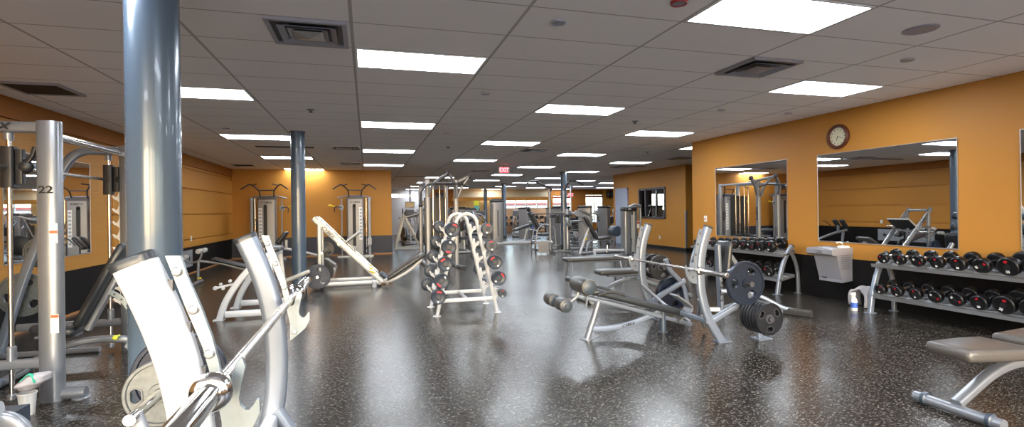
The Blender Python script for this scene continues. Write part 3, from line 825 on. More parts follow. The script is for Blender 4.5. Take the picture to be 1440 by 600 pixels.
# storage arm at the back with horns
b = MB(); b.beam([(-.60, 2.33, .08), (-.82, 2.44, .30), (-.956, 2.52, .568)], .04, .05, (0, 1, 0), .012); t.part('storage_arm', b, 'grey')
b = MB(); b.cyl((-.956, 2.46, .568), (-.956, 3.12, .568), .024, 20); t.part('storage_horn', b, 'chrome')
plate('25g', -.956, 2.80, .568, 'small grey weight plate behind the foreground bench press rack', 'plates on the foreground rack', spin=radians(28))
plate('45', -.956, 3.06, .568, 'large dark weight plate behind the small grey plate by the near column', 'plates on the foreground rack', spin=.3)
barbell(-.312, .775, 2.915, 1.048, 'chrome barbell lying in the hooks of the foreground bench press rack', dx=-.005, dz=.004)

# ---------------------------------------------------------------- decline bench press in the middle
t = Thing('decline_bench', 'decline bench press with leg rollers in front of the dumbbell racks', 'weight bench', (3.2, 5.15, 0))
UD = [(3.400, 1.205), (3.36, 1.10), (3.325, .98), (3.305, .86), (3.298, .72), (3.303, .58), (3.33, .44), (3.375, .30), (3.44, .17), (3.555, .0)]
for y in (4.58, 5.76):
    P = spline([(x+.045, y, z) for x, z in UD], 4)
    b = MB(); b.sweep(P, rrect(.06, .095, .024, 4), side=(0, 1, 0)); up = t.part('upright', b, 'bluewhite', ang=50)
    d = (P[0]-P[1]).normalized()
    b = MB(); b.sweep([P[0], P[0]+d*.014, P[0]+d*.02], rrect(.064, .10, .025, 4), side=(0, 1, 0), scales=[1, 1, .9]); t.part('end_cap', b, 'vinyl', parent=up)
    hp = [(3.375, 1.19), (3.345, 1.20), (3.325, 1.16), (3.29, 1.02), (3.27, .92), (3.262, .85), (3.24, .84), (3.225, .79), (3.215, .752), (3.195, .752), (3.185, .80), (3.170, .83), (3.160, .80), (3.165, .74), (3.20, .67), (3.25, .635), (3.31, .625), (3.31, .86), (3.335, 1.02)]
    b = MB(); b.prism(hp, 'y', y-.006, y+.006); hk = t.part('hook_plate', b, 'bluewhite', smooth=False)
    for x, z in ((3.345, 1.15), (3.315, 1.04), (3.29, .93), (3.25, .70)):
        b = MB(); b.lathe([(.011, 0), (.011, .004), (.001, .008)], (x, y-.006, z), (0, -1, 0), 12); t.part('bolt', b, 'dark_frame', parent=hk)
    b = MB(); b.bb(3.52, 3.68, y-.06, y+.06, 0, .012); t.part('foot_plate', b, 'bluewhite', smooth=False)
    s = -1 if y < 5 else 1
    # storage: arm rising backwards, leg, two horns
    b = MB(); b.beam([(3.42, y, .20), (3.70, y+s*.02, .34), (4.00, y+s*.04, .47)], .05, .06, (0, 1, 0), .012); t.part('storage_arm', b, 'bluewhite')
    b = MB(); b.beam([(3.70, y+s*.02, .76), (3.76, y+s*.03, .62), (3.98, y+s*.04, .42), (4.02, y+s*.04, .20), (4.05, y+s*.04, .0)], .045, .06, (0, 1, 0), .012, bend=.12); t.part('storage_leg', b, 'bluewhite')
    b = MB(); b.bb(3.98, 4.16, y+s*.04-.07, y+s*.04+.07, 0, .012); t.part('foot_plate', b, 'bluewhite', smooth=False)
    hz = ((3.70, .645, .30), (3.90, .285, .34))
    for hx, hzz, L in hz:
        b = MB(); b.lathe([(.024, 0), (.024, L-.03), (.028, L-.028), (.028, L)], (hx, y+s*.04, hzz), (0, s, 0), 18); t.part('storage_horn', b, 'dark_frame')
    # diagonal strut to the bench
    b = MB(); b.tube([(3.33, y, .47), (3.50, y-s*.25, .24), (3.72, y-s*.45, .05)], .02, 12); t.part('strut', b, 'silver')
b = MB(); b.beam([(3.42, 4.56, .23), (3.42, 5.78, .23)], .05, .05, (0, 0, 1), .012); t.part('cross_tube', b, 'bluewhite')
b = MB(); b.beam([(2.12, 5.15, .50), (2.24, 5.15, .465), (2.7, 5.15, .34), (3.40, 5.15, .13), (3.62, 5.15, .06)], .05, .05, (0, 1, 0), .012, bend=.1); t.part('spine', b, 'bluewhite')
b = MB(); b.tube([(2.45, 5.15, .40), (2.38, 5.15, .20), (2.305, 5.15, .0)], .034, 16); foot_disc(b, 2.305, 5.15, .075); t.part('front_leg', b, 'silver')
b = MB(); b.beam(spline([(2.37, 5.15, .10), (2.60, 5.15, .095), (2.85, 5.15, .125), (3.10, 5.15, .20), (3.22, 5.15, .25)], 5), .035, .065, (0, 1, 0), .012); cb = t.part('curved_brace', b, 'bluewhite')
M['mark_'] = M['mark']
t.part('lettering', text_mb('CYBEX', .042, frame((2.80, 5.131, .121), (1, 0, .16), (0, -1, 0)), .001, shear=.25, bold=.001, sx=1.25), 'mark', parent=cb, smooth=False)
b = MB(); b.cyl((3.25, 5.15, .27), (3.25, 5.15, 0), .036, 18); foot_disc(b, 3.25, 5.15, .05); t.part('rear_post', b, 'vinyl_side', label='dark round support post under the head end')
b = MB(); b.beam(spline([(3.40, 5.15, .42), (3.60, 5.15, .26), (3.42, 5.15, .12)], 5), .16, .02, (0, 1, 0), .004); t.part('spotter_plate', b, 'grey')
R_ = Matrix.Rotation(radians(15.5), 3, 'Y')
b = MB(); b.pad((2.90, 5.15, .375), (1.22, .27, .075), .03, R_, taper=lambda u: 1 if u < .2 else 1-.12*(u-.2)); t.part('bench_pad', b, 'vinyl', ang=60)
def roller(name, c, L, r, mt='vinyl'):
    b = MB(); b.lathe([(r*.75, -L/2), (r*.93, -L/2+.004), (r, -L/2+.02), (r, L/2-.02), (r*.93, L/2-.004), (r*.75, L/2)], c, (0, 1, 0), 28)
    o = t.part(name, b, mt, ang=50)
    b = MB(); b.lathe([(r*.76, -L/2-.004), (r*.70, -L/2-.007), (.001, -L/2-.008)], c, (0, 1, 0), 24); t.part('roller_cap', b, 'vinyl_side', parent=o)
# lower pair of rollers (one each side of the arm) and upper pair
roller('leg_roller', (1.965, 4.99, .425), .20, .072, 'vinyl_grey'); roller('leg_roller', (1.965, 5.32, .425), .20, .072, 'vinyl_grey')
b = MB(); b.cyl((1.965, 4.86, .425), (1.965, 5.45, .425), .018, 14); t.part('roller_axle', b, 'dark_frame')
b = MB(); b.tube([(1.965, 5.15, .425), (2.08, 5.15, .40), (2.20, 5.15, .47), (2.225, 5.15, .60)], .026, 14, bend=.1); t.part('roller_arm', b, 'silver')
roller('thigh_roller', (2.225, 5.07, .60), .36, .088, 'vinyl_grey')
b = MB(); b.cyl((2.225, 5.24, .62), (2.225, 5.50, .62), .030, 16); t.part('roller_handle', b, 'vinyl')
b = MB()
for yy in (4.98, 5.32): b.tube([(2.36, yy, .50), (2.50, yy-.03, .54), (2.66, yy-.05, .49)], .017, 12, bend=.06)
t.part('side_handle', b, 'rubber')
b = MB(); b.cyl((2.30, 5.09, .52), (2.27, 5.09, .36), .010, 10); t.part('lock_pin', b, 'silver')
b = MB(); b.box((2.30, 5.05, .535), (.07, .03, .025)); b.ball((2.33, 5.05, .545), .017); t.part('adjust_knob', b, 'yellow')
barbell(3.205, 3.99, 6.19, .785, 'barbell racked across the middle decline bench press', dx=.0, dz=0, m_sl='worn_chrome')
# plates: near side
plate('45', 3.70, 4.34, .645, 'large dark blue weight plate on the near upper horn of the decline bench', 'plates on the decline bench', spin=.55)
for k in range(6):
    plate('25', 3.90, 4.455-k*.042, .285, ['weight plate at the back of the near lower horn stack, against the decline bench frame', 'second weight plate of the near lower horn stack, counted from the frame', 'third weight plate of the near lower horn stack, counted from the frame', 'third weight plate from the outer end of the near lower horn stack', 'weight plate just behind the outermost one on the near lower horn', 'outermost weight plate with three grips on the near lower horn of the decline bench'][k], 'plates on the decline bench', spin=.2*k)
plate('45', 3.90, 5.92, .285, 'large dark weight plate on the far lower horn, seen between the decline bench uprights', 'plates on the decline bench', spin=.9)
plate('45k', 3.90, 5.975, .285, 'black weight plate behind the large one on the far lower horn', 'plates on the decline bench')
plate('25', 3.70, 5.90, .645, 'black grip plate on the far upper horn, right of its neighbour and nearer', 'plates on the decline bench', spin=.7)
plate('25', 3.70, 6.06, .645, 'black weight plate at the end of the far upper horn', 'plates on the decline bench')
# ---------------------------------------------------------------- dumbbells
def dumbbell_proto(R, hw, L=.14, white=True):
    """axis = local X, lying centred on origin"""
    t = Thing('dumbbell', 'dumbbell', 'dumbbell', world=False)
    b = MB(); b.cyl((-L/2-.005, 0, 0), (L/2+.005, 0, 0), .018, 16); b.lathe([(.018, -.04), (.021, -.01), (.021, .01), (.018, .04)], (0, 0, 0), (1, 0, 0), 16, cap=False); t.part('handle', b, 'chrome')
    for s in (-1, 1):
        b = MB(); x = s*L/2
        b.lathe([(.03, 0), (R*.82, .002), (R*.95, .008), (R, .018), (R, hw-.016), (R*.95, hw-.005), (R*.86, hw), (R*.80, hw-.003), (.001, hw-.003)], (x, 0, 0), (s, 0, 0), 30)
        h = t.part('head', b, 'dumb', ang=50)
        b = MB(); b.lathe([(R*.30, hw-.0025), (R*.30, hw-.001), (.001, hw-.001)], (x, 0, 0), (s, 0, 0), 20); t.part('badge', b, 'mark', parent=h)
    return t
DB = {}
def dumbbell(R, x, y, z, rx, lb, num, label, group, tilt):
    R *= 1.1; z += R*.09
    key = (round(R, 3), num)
    if key not in DB:
        hw = .045+R*.42
        d = dumbbell_proto(R, hw); L = .14
        # printed number and red mark on the front face (front = -X side)
        face = -L/2-hw+.0026
        hd = [o for o in d.e.children if o.name.startswith('head')]
        hd = hd[0]
        fr = frame((face-.0006, 0, -R*.52), (0, -1, 0), (-1, 0, 0))
        d.part('number', text_mb(num, R*.36, fr, .0006, bold=.0015), 'whitemark', parent=hd, smooth=False)
        b = MB(); n = 4
        pts = [((R*.42)*cos(a), (R*.42)*sin(a)) for a in [radians(60+q*12) for q in range(n)]]+[((R*.60)*cos(a), (R*.68)*sin(a)) for a in [radians(60+q*12) for q in range(n-1, -1, -1)]]
        b.prism(pts, 'x', face-.0012, face); d.part('red_logo', b, 'red', parent=hd, smooth=False)
        DB[key] = d; e = d.e; index_kids()
    else: e = copy_tree(DB[key].e)
    e.location = (x, y, z); e.rotation_euler = Euler((rx, tilt, 0), 'XYZ'); e['label'] = label; e['category'] = 'dumbbell'; e['group'] = group
    return e

def dumbbell_rack(y0, y1, label, feet_label=None):
    """two tilted shelves along Y between A-shaped end frames; front towards -X"""
    t = Thing('dumbbell_rack', label, 'dumbbell rack', (6.6, (y0+y1)/2, 0))
    ends = (y0+.03, y1-.03)
    for y in ends:
        b = MB(); b.beam(spline([(6.67, y, .77), (6.58, y, .66), (6.49, y, .48), (6.42, y, .25), (6.375, y, .0)], 4), .05, .07, (0, 1, 0), .014); fl = t.part('front_leg', b, 'bluewhite', ang=50)
        b = MB(); d = Vector((.09, 0, .11)).normalized(); b.sweep([Vector((6.672, y, .772)), Vector((6.672, y, .772))+d*.02], rrect(.054, .076, .015), side=(0, 1, 0)); t.part('end_cap', b, 'dark_frame', parent=fl)
        b = MB(); b.beam(spline([(6.62, y, .68), (6.70, y, .60), (6.77, y, .42), (6.79, y, .22), (6.795, y, .0)], 4), .045, .055, (0, 1, 0), .012); t.part('rear_leg', b, 'silver', ang=50)
        b = MB(); b.bb(6.31, 6.44, y-.04, y+.04, 0, .01); b.bb(6.745, 6.82, y-.04, y+.04, 0, .01); t.part('foot_plate', b, 'bluewhite', smooth=False)
    for nm, xf, zf, xb, zb in (('shelf', 6.43, .635, 6.72, .70), ('shelf', 6.385, .235, 6.70, .30)):
        b = MB(); n = Vector((xb-xf, 0, zb-zf)); u = n.normalized(); w = Vector((-u.z, 0, u.x))
        o = Vector((xf, 0, zf))
        prof = [(0, -.03), (.0, .012), (.012, .012), (.012, -.004), (n.length-.012, -.004), (n.length-.012, .02), (n.length, .02), (n.length, -.03)]
        b.prism([((o+u*p+w*q).x, (o+u*p+w*q).z) for p, q in prof], 'y', y0+.005, y1-.005); sh = t.part(nm, b, 'stainless', smooth=False)
        b = MB()
        for p in (.085, .20): 
            c = o+u*p+w*.006
            b.beam([(c.x, y0+.02, c.z), (c.x, y1-.02, c.z)], .02, .018, (0, 0, 1), .003)
        t.part('saddle_rail', b, 'plastic_grey', parent=sh)
    return t
dumbbell_rack(2.62, 5.20, 'two-tier silver dumbbell rack at the right edge of the photo')
dumbbell_rack(6.72, 9.12, 'two-tier silver dumbbell rack further back under the far mirror')
TL = -radians(12.5)
ordn = ['first', 'second', 'third', 'fourth', 'fifth', 'sixth', 'seventh', 'eighth', 'ninth', 'tenth', 'eleventh']
R2U = [(5.04, .062), (4.83, .064), (4.61, .067), (4.39, .07), (4.165, .074), (3.935, .077), (3.69, .092), (3.46, .094), (3.24, .096), (3.01, .098), (2.78, .1)]
R2L = [(5.05, .060), (4.84, .064), (4.615, .067), (4.39, .07), (4.165, .074), (3.94, .077), (3.71, .092), (3.48, .094), (3.25, .096), (3.02, .098), (2.79, .1)]
nums = ['10', '10', '15', '15', '20', '20', '25', '25', '30', '30', '35']
def shelf_z(xf, zf, xb, zb, x): return zf+(zb-zf)*(x-xf)/(xb-xf)
for k, (y, R) in enumerate(R2U):
    dumbbell(R, 6.565, y, .690+R*.98, random.choice([0, .5, -.6, 2.2, 1.2]), 0, nums[k], 'black dumbbell, %s from the left on the upper shelf of the right-hand rack' % ordn[k], 'dumbbells on the right-hand rack', TL)
for k, (y, R) in enumerate(R2L):
    dumbbell(R, 6.53, y, .290+R*.98, random.choice([0, .5, -.6, 2.2, 1.2]), 0, nums[k], 'black dumbbell, %s from the left on the lower shelf of the right-hand rack' % ordn[k], 'dumbbells on the right-hand rack', TL)
R1U = [(8.95, .055), (8.70, .056), (8.46, .058), (8.27, .064), (8.06, .066), (7.84, .07), (7.62, .078), (7.41, .080), (7.19, .082), (6.96, .09)]
R1L = [(8.95, .055), (8.70, .058), (8.48, .06), (8.28, .064), (8.08, .066), (7.86, .07), (7.64, .074), (7.42, .078), (7.20, .082), (6.97, .086)]
for k, (y, R) in enumerate(R1U):
    dumbbell(R, 6.565, y, .690+R*.98, random.choice([0, .5, -.6, 2.2, 1.2]), 0, nums[k], 'black dumbbell, %s from the left on the upper shelf of the far rack' % ordn[k], 'dumbbells on the far rack', TL)
for k, (y, R) in enumerate(R1L):
    dumbbell(R, 6.53, y, .290+R*.98, random.choice([0, .5, -.6, 2.2, 1.2]), 0, nums[k], 'black dumbbell, %s from the left on the lower shelf of the far rack' % ordn[k], 'dumbbells on the far rack', TL)

# ---------------------------------------------------------------- A-frame barbell tree
t = Thing('barbell_rack', 'white A-frame rack of fixed barbells in the centre of the floor', 'barbell rack', (1.315, 7.25, 0))
for y in (6.90, 7.60):
    b = MB(); A = [(.895, y, .0), (1.17, y, 1.22)]
    arc = [(1.315+.148*cos(pi-a*pi/10), y, 1.235+.145*sin(a*pi/10)) for a in range(11)]
    b.tube([(.895, y, .0)]+arc+[(1.735, y, .0)], .026, 16); t.part('arch_tube', b, 'white', ang=60)
    b = MB(); b.beam([(.965, y, .205), (1.665, y, .205)], .04, .055, (0, 1, 0), .01); t.part('cross_bar', b, 'white')
    for x in (.895, 1.735):
        b = MB(); b.lathe([(.055, 0), (.055, .008), (.03, .016)], (x, y, 0), n=20); t.part('foot', b, 'white')
b = MB(); b.tube([(1.315, 6.9, .205), (1.315, 7.60, .205)], .022, 12); t.part('spreader', b, 'white')
ZL = [1.165, .94, .72, .50, .295]
for s in (-1, 1):
    for y in (6.90, 7.60):
        b = MB()
        # saddle rail following the arch leg, with a cradle under each bar
        for z in ZL:
            xl = 1.315+s*(.148+(1.235-z)*.226)
            b.add([], [])
            pts = [(xl, z+.02), (xl, z-.12), (xl+s*.03, z-.13), (xl+s*.062, z-.05), (xl+s*.10, z-.028), (xl+s*.125, z+.035), (xl+s*.108, z+.04), (xl+s*.085, z+.0), (xl+s*.065, z-.012), (xl+s*.045, z+.005), (xl+s*.035, z+.06), (xl+s*.015, z+.065)]
            b.prism(pts, 'y', y-.035, y-.02)
        t.part('saddle', b, 'white', smooth=False)
M['grey_number'] = M['whitemark']
FB = {}
def fixed_barbell(R, x, z, rot, num, label):
    key = (round(R, 3), num)
    if key not in FB:
        q = Thing('fixed_barbell', label, 'barbell', world=False)
        b = MB(); b.cyl((0, -.56, 0), (0, .56, 0), .014, 16); q.part('shaft', b, 'chrome')
        for s in (-1, 1):
            b = MB(); y = s*.55; w = .095
            b.lathe([(.02, -.012), (.034, -.008), (.036, 0), (R*.9, .001), (R, .010), (R, w-.012), (R*.97, w-.003), (R*.90, w), (R*.88, w-.002), (.001, w-.002)], (0, y, 0), (0, s, 0), 34)
            h = q.part('head', b, 'head_grey', ang=50)
            b = MB(); b.lathe([(R*.36, w-.002), (R*.38, w+.001), (R*.32, w+.003), (R*.30, w), (.001, w)], (0, y, 0), (0, s, 0), 24); q.part('end_cap', b, 'head_face', parent=h)
            f = y+s*(w-.0015)
            b = MB(); pts = []
            for a in range(8): an = radians(62+a*8); pts.append((R*.56*cos(an)*-s, R*.56*sin(an)))
            for a in range(7, -1, -1): an = radians(66+a*8); pts.append((R*.80*cos(an)*-s, R*.80*sin(an)))
            b.prism(pts, 'y', f, f+s*.0012); q.part('red_logo', b, 'red', parent=h, smooth=False)
            fr = frame((0, f+s*.0006, -R*.66), (-s, 0, 0), (0, s, 0))
            q.part('number', text_mb(num, R*.30, fr, .0006, bold=.002), 'whitemark', parent=h, smooth=False)
        FB[key] = q; e = q.e; index_kids()
    else: e = copy_tree(FB[key].e)
    e.location = (x, 7.25, z); e.rotation_euler = (0, rot, 0); e['label'] = label; e['category'] = 'barbell'; e['group'] = 'fixed barbells on the A-frame rack'
nl = ['60', '70', '80', '90', '95']; nr = ['20', '30', '40', '50', '25']
for k, z in enumerate(ZL):
    w = ['topmost', 'second from top', 'middle', 'second from bottom', 'lowest'][k]
    fixed_barbell(.098, 1.315-(.148+(1.235-z)*.226)-.073+.0, z+.012, [.5, 3.4, -.5, 3.9, .2][k], nl[k], 'fixed barbell with slate round heads, %s on the left side of the A-frame' % w)
    fixed_barbell([.078, .080, .096, .096, .055][k], 1.315+(.148+(1.235-z)*.226)+.066, z+.012, [.2, -.1, -.6, .9, .1][k], nr[k], 'fixed barbell with slate round heads, %s on the right side of the A-frame' % w)
def remap(t, kx, ky, fz):
    """author-time resize of a finished thing about the room origin"""
    base = Vector(t.e.location)
    for o in [c for c in t.e.children_recursive]:
        for v in o.data.vertices:
            w = v.co+base; v.co = Vector((w.x*kx-base.x*kx, w.y*ky-base.y*ky, fz(w.z)-base.z))
    t.e.location = (base.x*kx, base.y*ky, base.z)
# ---------------------------------------------------------------- smith machine on the left
t = Thing('smith_machine', 'silver smith machine number 22 at the left edge of the photo', 'smith machine', (-2.6, 5.5, 0))
def oval(w, d, n=28, p=2.6):
    out = []
    for i in range(n):
        a = 2*pi*i/n; c, s = cos(a), sin(a)
        out.append((w/2*abs(c)**(2/p)*(1 if c >= 0 else -1), d/2*abs(s)**(2/p)*(1 if s >= 0 else -1)))
    return out
for k, y in enumerate((4.75, 6.30)):
    px = -2.345 if k == 0 else -2.425
    b = MB(); b.sweep([(px, y, 0), (px, y, 2.14), (px, y, 2.15)], oval(.155, .115), side=(1, 0, 0), scales=[1, 1, .97]); po = t.part('post', b, 'silver', ang=50)
    if k == 0:
        t.part('number', text_mb('22', .078, frame((px, y-.0595, 1.62), (1, 0, 0), (0, -1, 0)), .001, bold=.0015, sx=1.2), 'mark', parent=po, smooth=False)
        for z, s in ((1.29, 1.0), (.60, .95)):
            b = MB(); b.bb(px+.018, px+.072, y-.0585, y-.0565, z-.075*s, z+.075*s)
            b.cur = 1; b.bb(px+.02, px+.07, y-.0595, y-.058, z+.0*s, z+.02*s) if z > 1 else b.bb(px+.02, px+.07, y-.0595, y-.058, z+.045, z+.066)
            t.part('warning_sticker', b, ['sticker', 'orange_sticker'], parent=po, smooth=False)
    # foot
    b = MB(); b.tube([(px+.05, y, .045), (px+.215, y, .045)], .042, 18); b.lathe([(.06, 0), (.06, .006), (.05, .012)], (px+.18, y, 0), n=20); t.part('foot', b, 'silver')
    # top beam towards the wall, curving down as a rear leg
    b = MB(); b.beam([(px, y, 2.10), (-2.90, y, 2.10), (-3.05, y, 1.80), (-3.09, y, 1.50), (-3.30, y, .95), (-3.56, y, .04)], .06, .085, (0, 1, 0), .018, bend=.28, seg=8); t.part('rear_leg', b, 'silver' if k == 0 else 'bluewhite', ang=50)
    b = MB(); b.beam([(px, y, .30), (-3.40, y, .30)], .05, .075, (0, 1, 0), .015); t.part('side_rail', b, 'silver')
    b = MB(); b.beam([(-3.56, y, .03), (-2.70, y, .03)], .06, .05, (0, 1, 0), .012); t.part('floor_rail', b, 'silver')
    # guide rod with its mounts
    b = MB(); b.cyl((-2.60, y, .06), (-2.60, y, 2.06), .0165, 18); gr = t.part('guide_rod', b, 'worn_chrome')
    for z_, h_ in ((2.0, .05), (.33, .10), (.04, .03)):
        b = MB(); b.lathe([(.03, 0), (.03, h_), (.022, h_+.01)], (-2.60, y, z_), n=16); t.part('rod_mount', b, 'silver', parent=gr)
    # carriage block and latch hook
    b = MB(); b.sweep([(-2.60, y, 1.64), (-2.60, y, 1.95)], rrect(.085, .085, .02), side=(1, 0, 0)); cg = t.part('bearing_block', b, 'black', ang=50)
    b = MB(); b.beam([(-2.53, y, 1.67), (-2.53, y, 1.93)], .05, .05, (0, 1, 0), .01); b.ball((-2.50, y, 1.80), .055, sc=(1, .6, 1)); b.beam([(-2.50, y-.01, 1.80), (-2.45, y-.01, 1.88), (-2.43, y-.01, 1.95)], .03, .03, (0, 1, 0), .008); t.part('latch', b, 'black', parent=cg)
    # notch plate (the near one sits on the far face of its post)
    n0, pts = 1.98, [(px-.06, 2.0), (px-.045, 2.0)]
    pts = [(px-.05, 2.0), (px-.05, .45)]
    z = .50
    while z < 1.95:
        pts += [(px-.085, z-.02), (px-.105, z+.0), (px-.135, z+.015), (px-.15, z+.05), (px-.137, z+.048), (px-.118, z+.032), (px-.10, z+.04), (px-.088, z+.075), (px-.085, z+.10)]
        z += .135
    pts += [(px-.085, 2.0)]
    b = MB(); b.prism(pts, 'y', y-.006, y+.006); t.part('notch_plate', b, 'sticker', smooth=False) if k else None
b = MB(); b.cyl((-2.40, 4.75, 2.06), (-2.44, 6.30, 2.06), .032, 20); t.part('top_tube', b, 'chrome')
b = MB(); b.beam([(-3.05, 4.75, 1.9), (-3.05, 6.30, 1.9)], .06, .06, (0, 0, 1), .015); t.part('rear_cross_beam', b, 'bluewhite')
b = MB(); b.beam([(-3.54, 4.75, .08), (-3.54, 6.30, .08)], .06, .06, (0, 0, 1), .015); t.part('rear_floor_beam', b, 'silver')
b = MB(); b.cyl((-2.60, 4.30, 1.795), (-2.60, 6.62, 1.795), .015, 18); sb = t.part('guided_bar', b, 'worn_chrome')
b = MB()
b.lathe([(.026, 0), (.026, .25)], (-2.60, 4.28, 1.795), (0, 1, 0), 18); t.part('bar_sleeve', b, 'black', parent=sb)
b = MB(); b.lathe([(.026, 0), (.026, .22)], (-2.60, 6.38, 1.795), (0, 1, 0), 18); t.part('bar_sleeve', b, 'black', parent=sb)
t.part('lettering', text_mb('CYBEX', .07, frame((-2.72, 4.706, 2.10), (1, 0, 0), (0, -1, 0)), .001, shear=.25, bold=.002, sx=1.3), 'mark', smooth=False)
for y in (4.75, 6.3):
    for z, xx in ((.62, -3.41), (1.05, -3.24)):
        b = MB(); b.cyl((xx, y+.0, z), (xx, y+(.28 if y > 5 else -.28), z), .024, 16); t.part('plate_horn', b, 'chrome')
plate('45g', -3.41, 6.42, .62, 'large grey weight plate on the far lower horn of the smith machine', 'plates on the smith machine', spin=.3)
plate('45g', -3.41, 4.63, .62, 'large grey weight plate on the near lower horn of the smith machine', 'plates on the smith machine', spin=1.)
plate('25g', -3.24, 6.40, 1.05, 'small grey weight plate on the upper horn of the smith machine', 'plates on the smith machine', spin=.7)

# adjustable bench inside the smith machine
def adj_bench(name, label, loc, rz, back_deg, pad='vinyl', seat_deg=8, group=None, seat=(-.36, .34, .27)):
    """local axes: +X towards the head end, bench centred on y=0"""
    t = Thing(name, label, 'weight bench', loc, rz, group, world=False)
    b = MB(); b.beam(spline([(-.68, 0, .08), (-.30, 0, .27), (.05, 0, .30), (.45, 0, .20), (.78, 0, .06)], 5), .07, .055, (0, 1, 0), .014); t.part('spine', b, 'silver', ang=50)
    b = MB(); b.tube([(-.68, -.27, .04), (-.68, .27, .04)], .036, 16); f = t.part('front_foot', b, 'silver')
    for s in (-1, 1):
        b = MB(); b.lathe([(.036, 0), (.044, .006), (.044, .03), (.036, .036)], (-.68, s*.20-.018, .044), (0, 1, 0), 20); t.part('foot_ring', b, 'vinyl_side', parent=f)
    b = MB(); b.tube([(.78, -.24, .035), (.78, .24, .035)], .033, 16); t.part('rear_foot', b, 'silver')
    for s in (-1, 1):
        b = MB(); b.lathe([(.015, -.015), (.045, -.012), (.045, .012), (.015, .015)], (.84, s*.17, .046), (0, 1, 0), 20); t.part('wheel', b, 'rubber')
    R = Matrix.Rotation(radians(seat_deg), 3, 'Y')
    b = MB(); b.pad((seat[0], 0, .425), (seat[1], seat[2], .08), .03, R, taper=lambda u: .74+.26*(min(1, (u+1)*.85))); t.part('seat', b, pad, ang=60)
    b = MB(); b.beam([(-.50, 0, .37), (-.20, 0, .37)], .12, .02, (0, 1, 0), .004); t.part('seat_bracket', b, 'bluewhite')
    a = radians(back_deg); u = Vector((cos(a), 0, sin(a))); w = Vector((-sin(a), 0, cos(a)))
    p = Vector((-.16, 0, .41)); R = Matrix.Rotation(-a, 3, 'Y')
    b = MB(); b.pad(p+u*.42+w*.04, (.80, .28, .07), .028, R, taper=lambda q: 1 if q < .5 else 1-.35*(q-.5)); t.part('backrest', b, pad, ang=60)
    b = MB(); b.beam([p+w*-.02, p+u*.66+w*-.02], .07, .05, (0, 1, 0), .01); t.part('back_frame', b, 'silver')
    # adjustment arc with holes
    c = p; r1, r0 = .40, .355
    arc = [(c.x+r1*cos(q), c.z+r1*sin(q)) for q in [radians(-32+(back_deg+26)*i/14) for i in range(15)]]+[(c.x+r0*cos(q), c.z+r0*sin(q)) for q in [radians(-32+(back_deg+26)*i/14) for i in range(14, -1, -1)]]
    for s in (-.03,):
        b = MB(); b.prism(arc, 'y', s-.004, s+.004); ar = t.part('adjustment_arc', b, 'zinc', smooth=False)
        for i in range(8):
            q = radians(-26+(back_deg+14)*i/7); rm = (r0+r1)/2
            b = MB(); b.lathe([(.008, 0), (.008, .003), (.001, .003)], (c.x+rm*cos(q), s-.004, c.z+rm*sin(q)), (0, -1, 0), 12); t.part('hole', b, 'mark', parent=ar)
    b = MB(); b.cyl((.10, -.02, .33), (.10, -.10, .33), .009, 10); b.ball((.10, -.11, .33), .022); t.part('pull_pin', b, 'lime')
    return t
adj_bench('adjustable_bench', 'adjustable bench with raised charcoal backrest inside the smith machine', (-2.28, 5.45, 0), .05, 64)
# the bench in the bottom right corner
adj_bench('adjustable_bench', 'flat grey-padded adjustable bench in the bottom right corner', (4.47, 2.46, 0), -.02, 3, pad='vinyl_tan', seat_deg=2, seat=(-.47, .60, .38))

# bucket, towel
t = Thing('bucket', 'small white plastic tub standing by the foot of the smith machine post', 'tub', (-2.36, 4.47, 0))
b = MB(); b.lathe([(.040, 0), (.042, .004), (.052, .15), (.055, .152), (.055, .160), (.050, .160), (.040, .02), (.001, .016)], (-2.36, 4.47, 0), n=32, cap=False); t.part('tub', b, 'plastic_white')
b = MB(); b.lathe([(.0555, .148), (.057, .15), (.057, .158), (.0555, .16)], (-2.36, 4.47, 0), n=32, cap=False); t.part('rim', b, 'sticker')
def blob(c, sx, sy, sz, seed, n=26, amp=.12, fold=3):
    rnd = random.Random(seed); ph = [rnd.random()*6 for _ in range(6)]
    b = MB(); b.ball((0, 0, 0), 1, n)
    out = []
    for v in b.v:
        k = 1+amp*(sin(fold*v.x+ph[0])*cos(fold*v.y+ph[1])+.6*sin(fold*2*v.z+ph[2]+v.x*3))
        out.append(Vector((v.x*sx*k+c[0], v.y*sy*k+c[1], v.z*sz*k+c[2])))
    b.v = out; return b
t = Thing('towel', 'crumpled white cloth with a green band lying on the small white tub', 'towel', (-2.34, 4.47, .16))
b = blob((-2.32, 4.46, .235), .105, .08, .05, 4, amp=.14, fold=3.5)
for i, v in enumerate(b.v): v.z = max(v.z, .161); v.z += (v.x+2.33)*.3
t.part('cloth', b, 'towel', ang=180)
b = MB(); b.beam(spline([(-2.36, 4.395, .262), (-2.325, 4.40, .298), (-2.30, 4.41, .296), (-2.27, 4.385, .245)], 5), .022, .005, (0, 1, .3), .002); t.part('green_band', b, 'green')

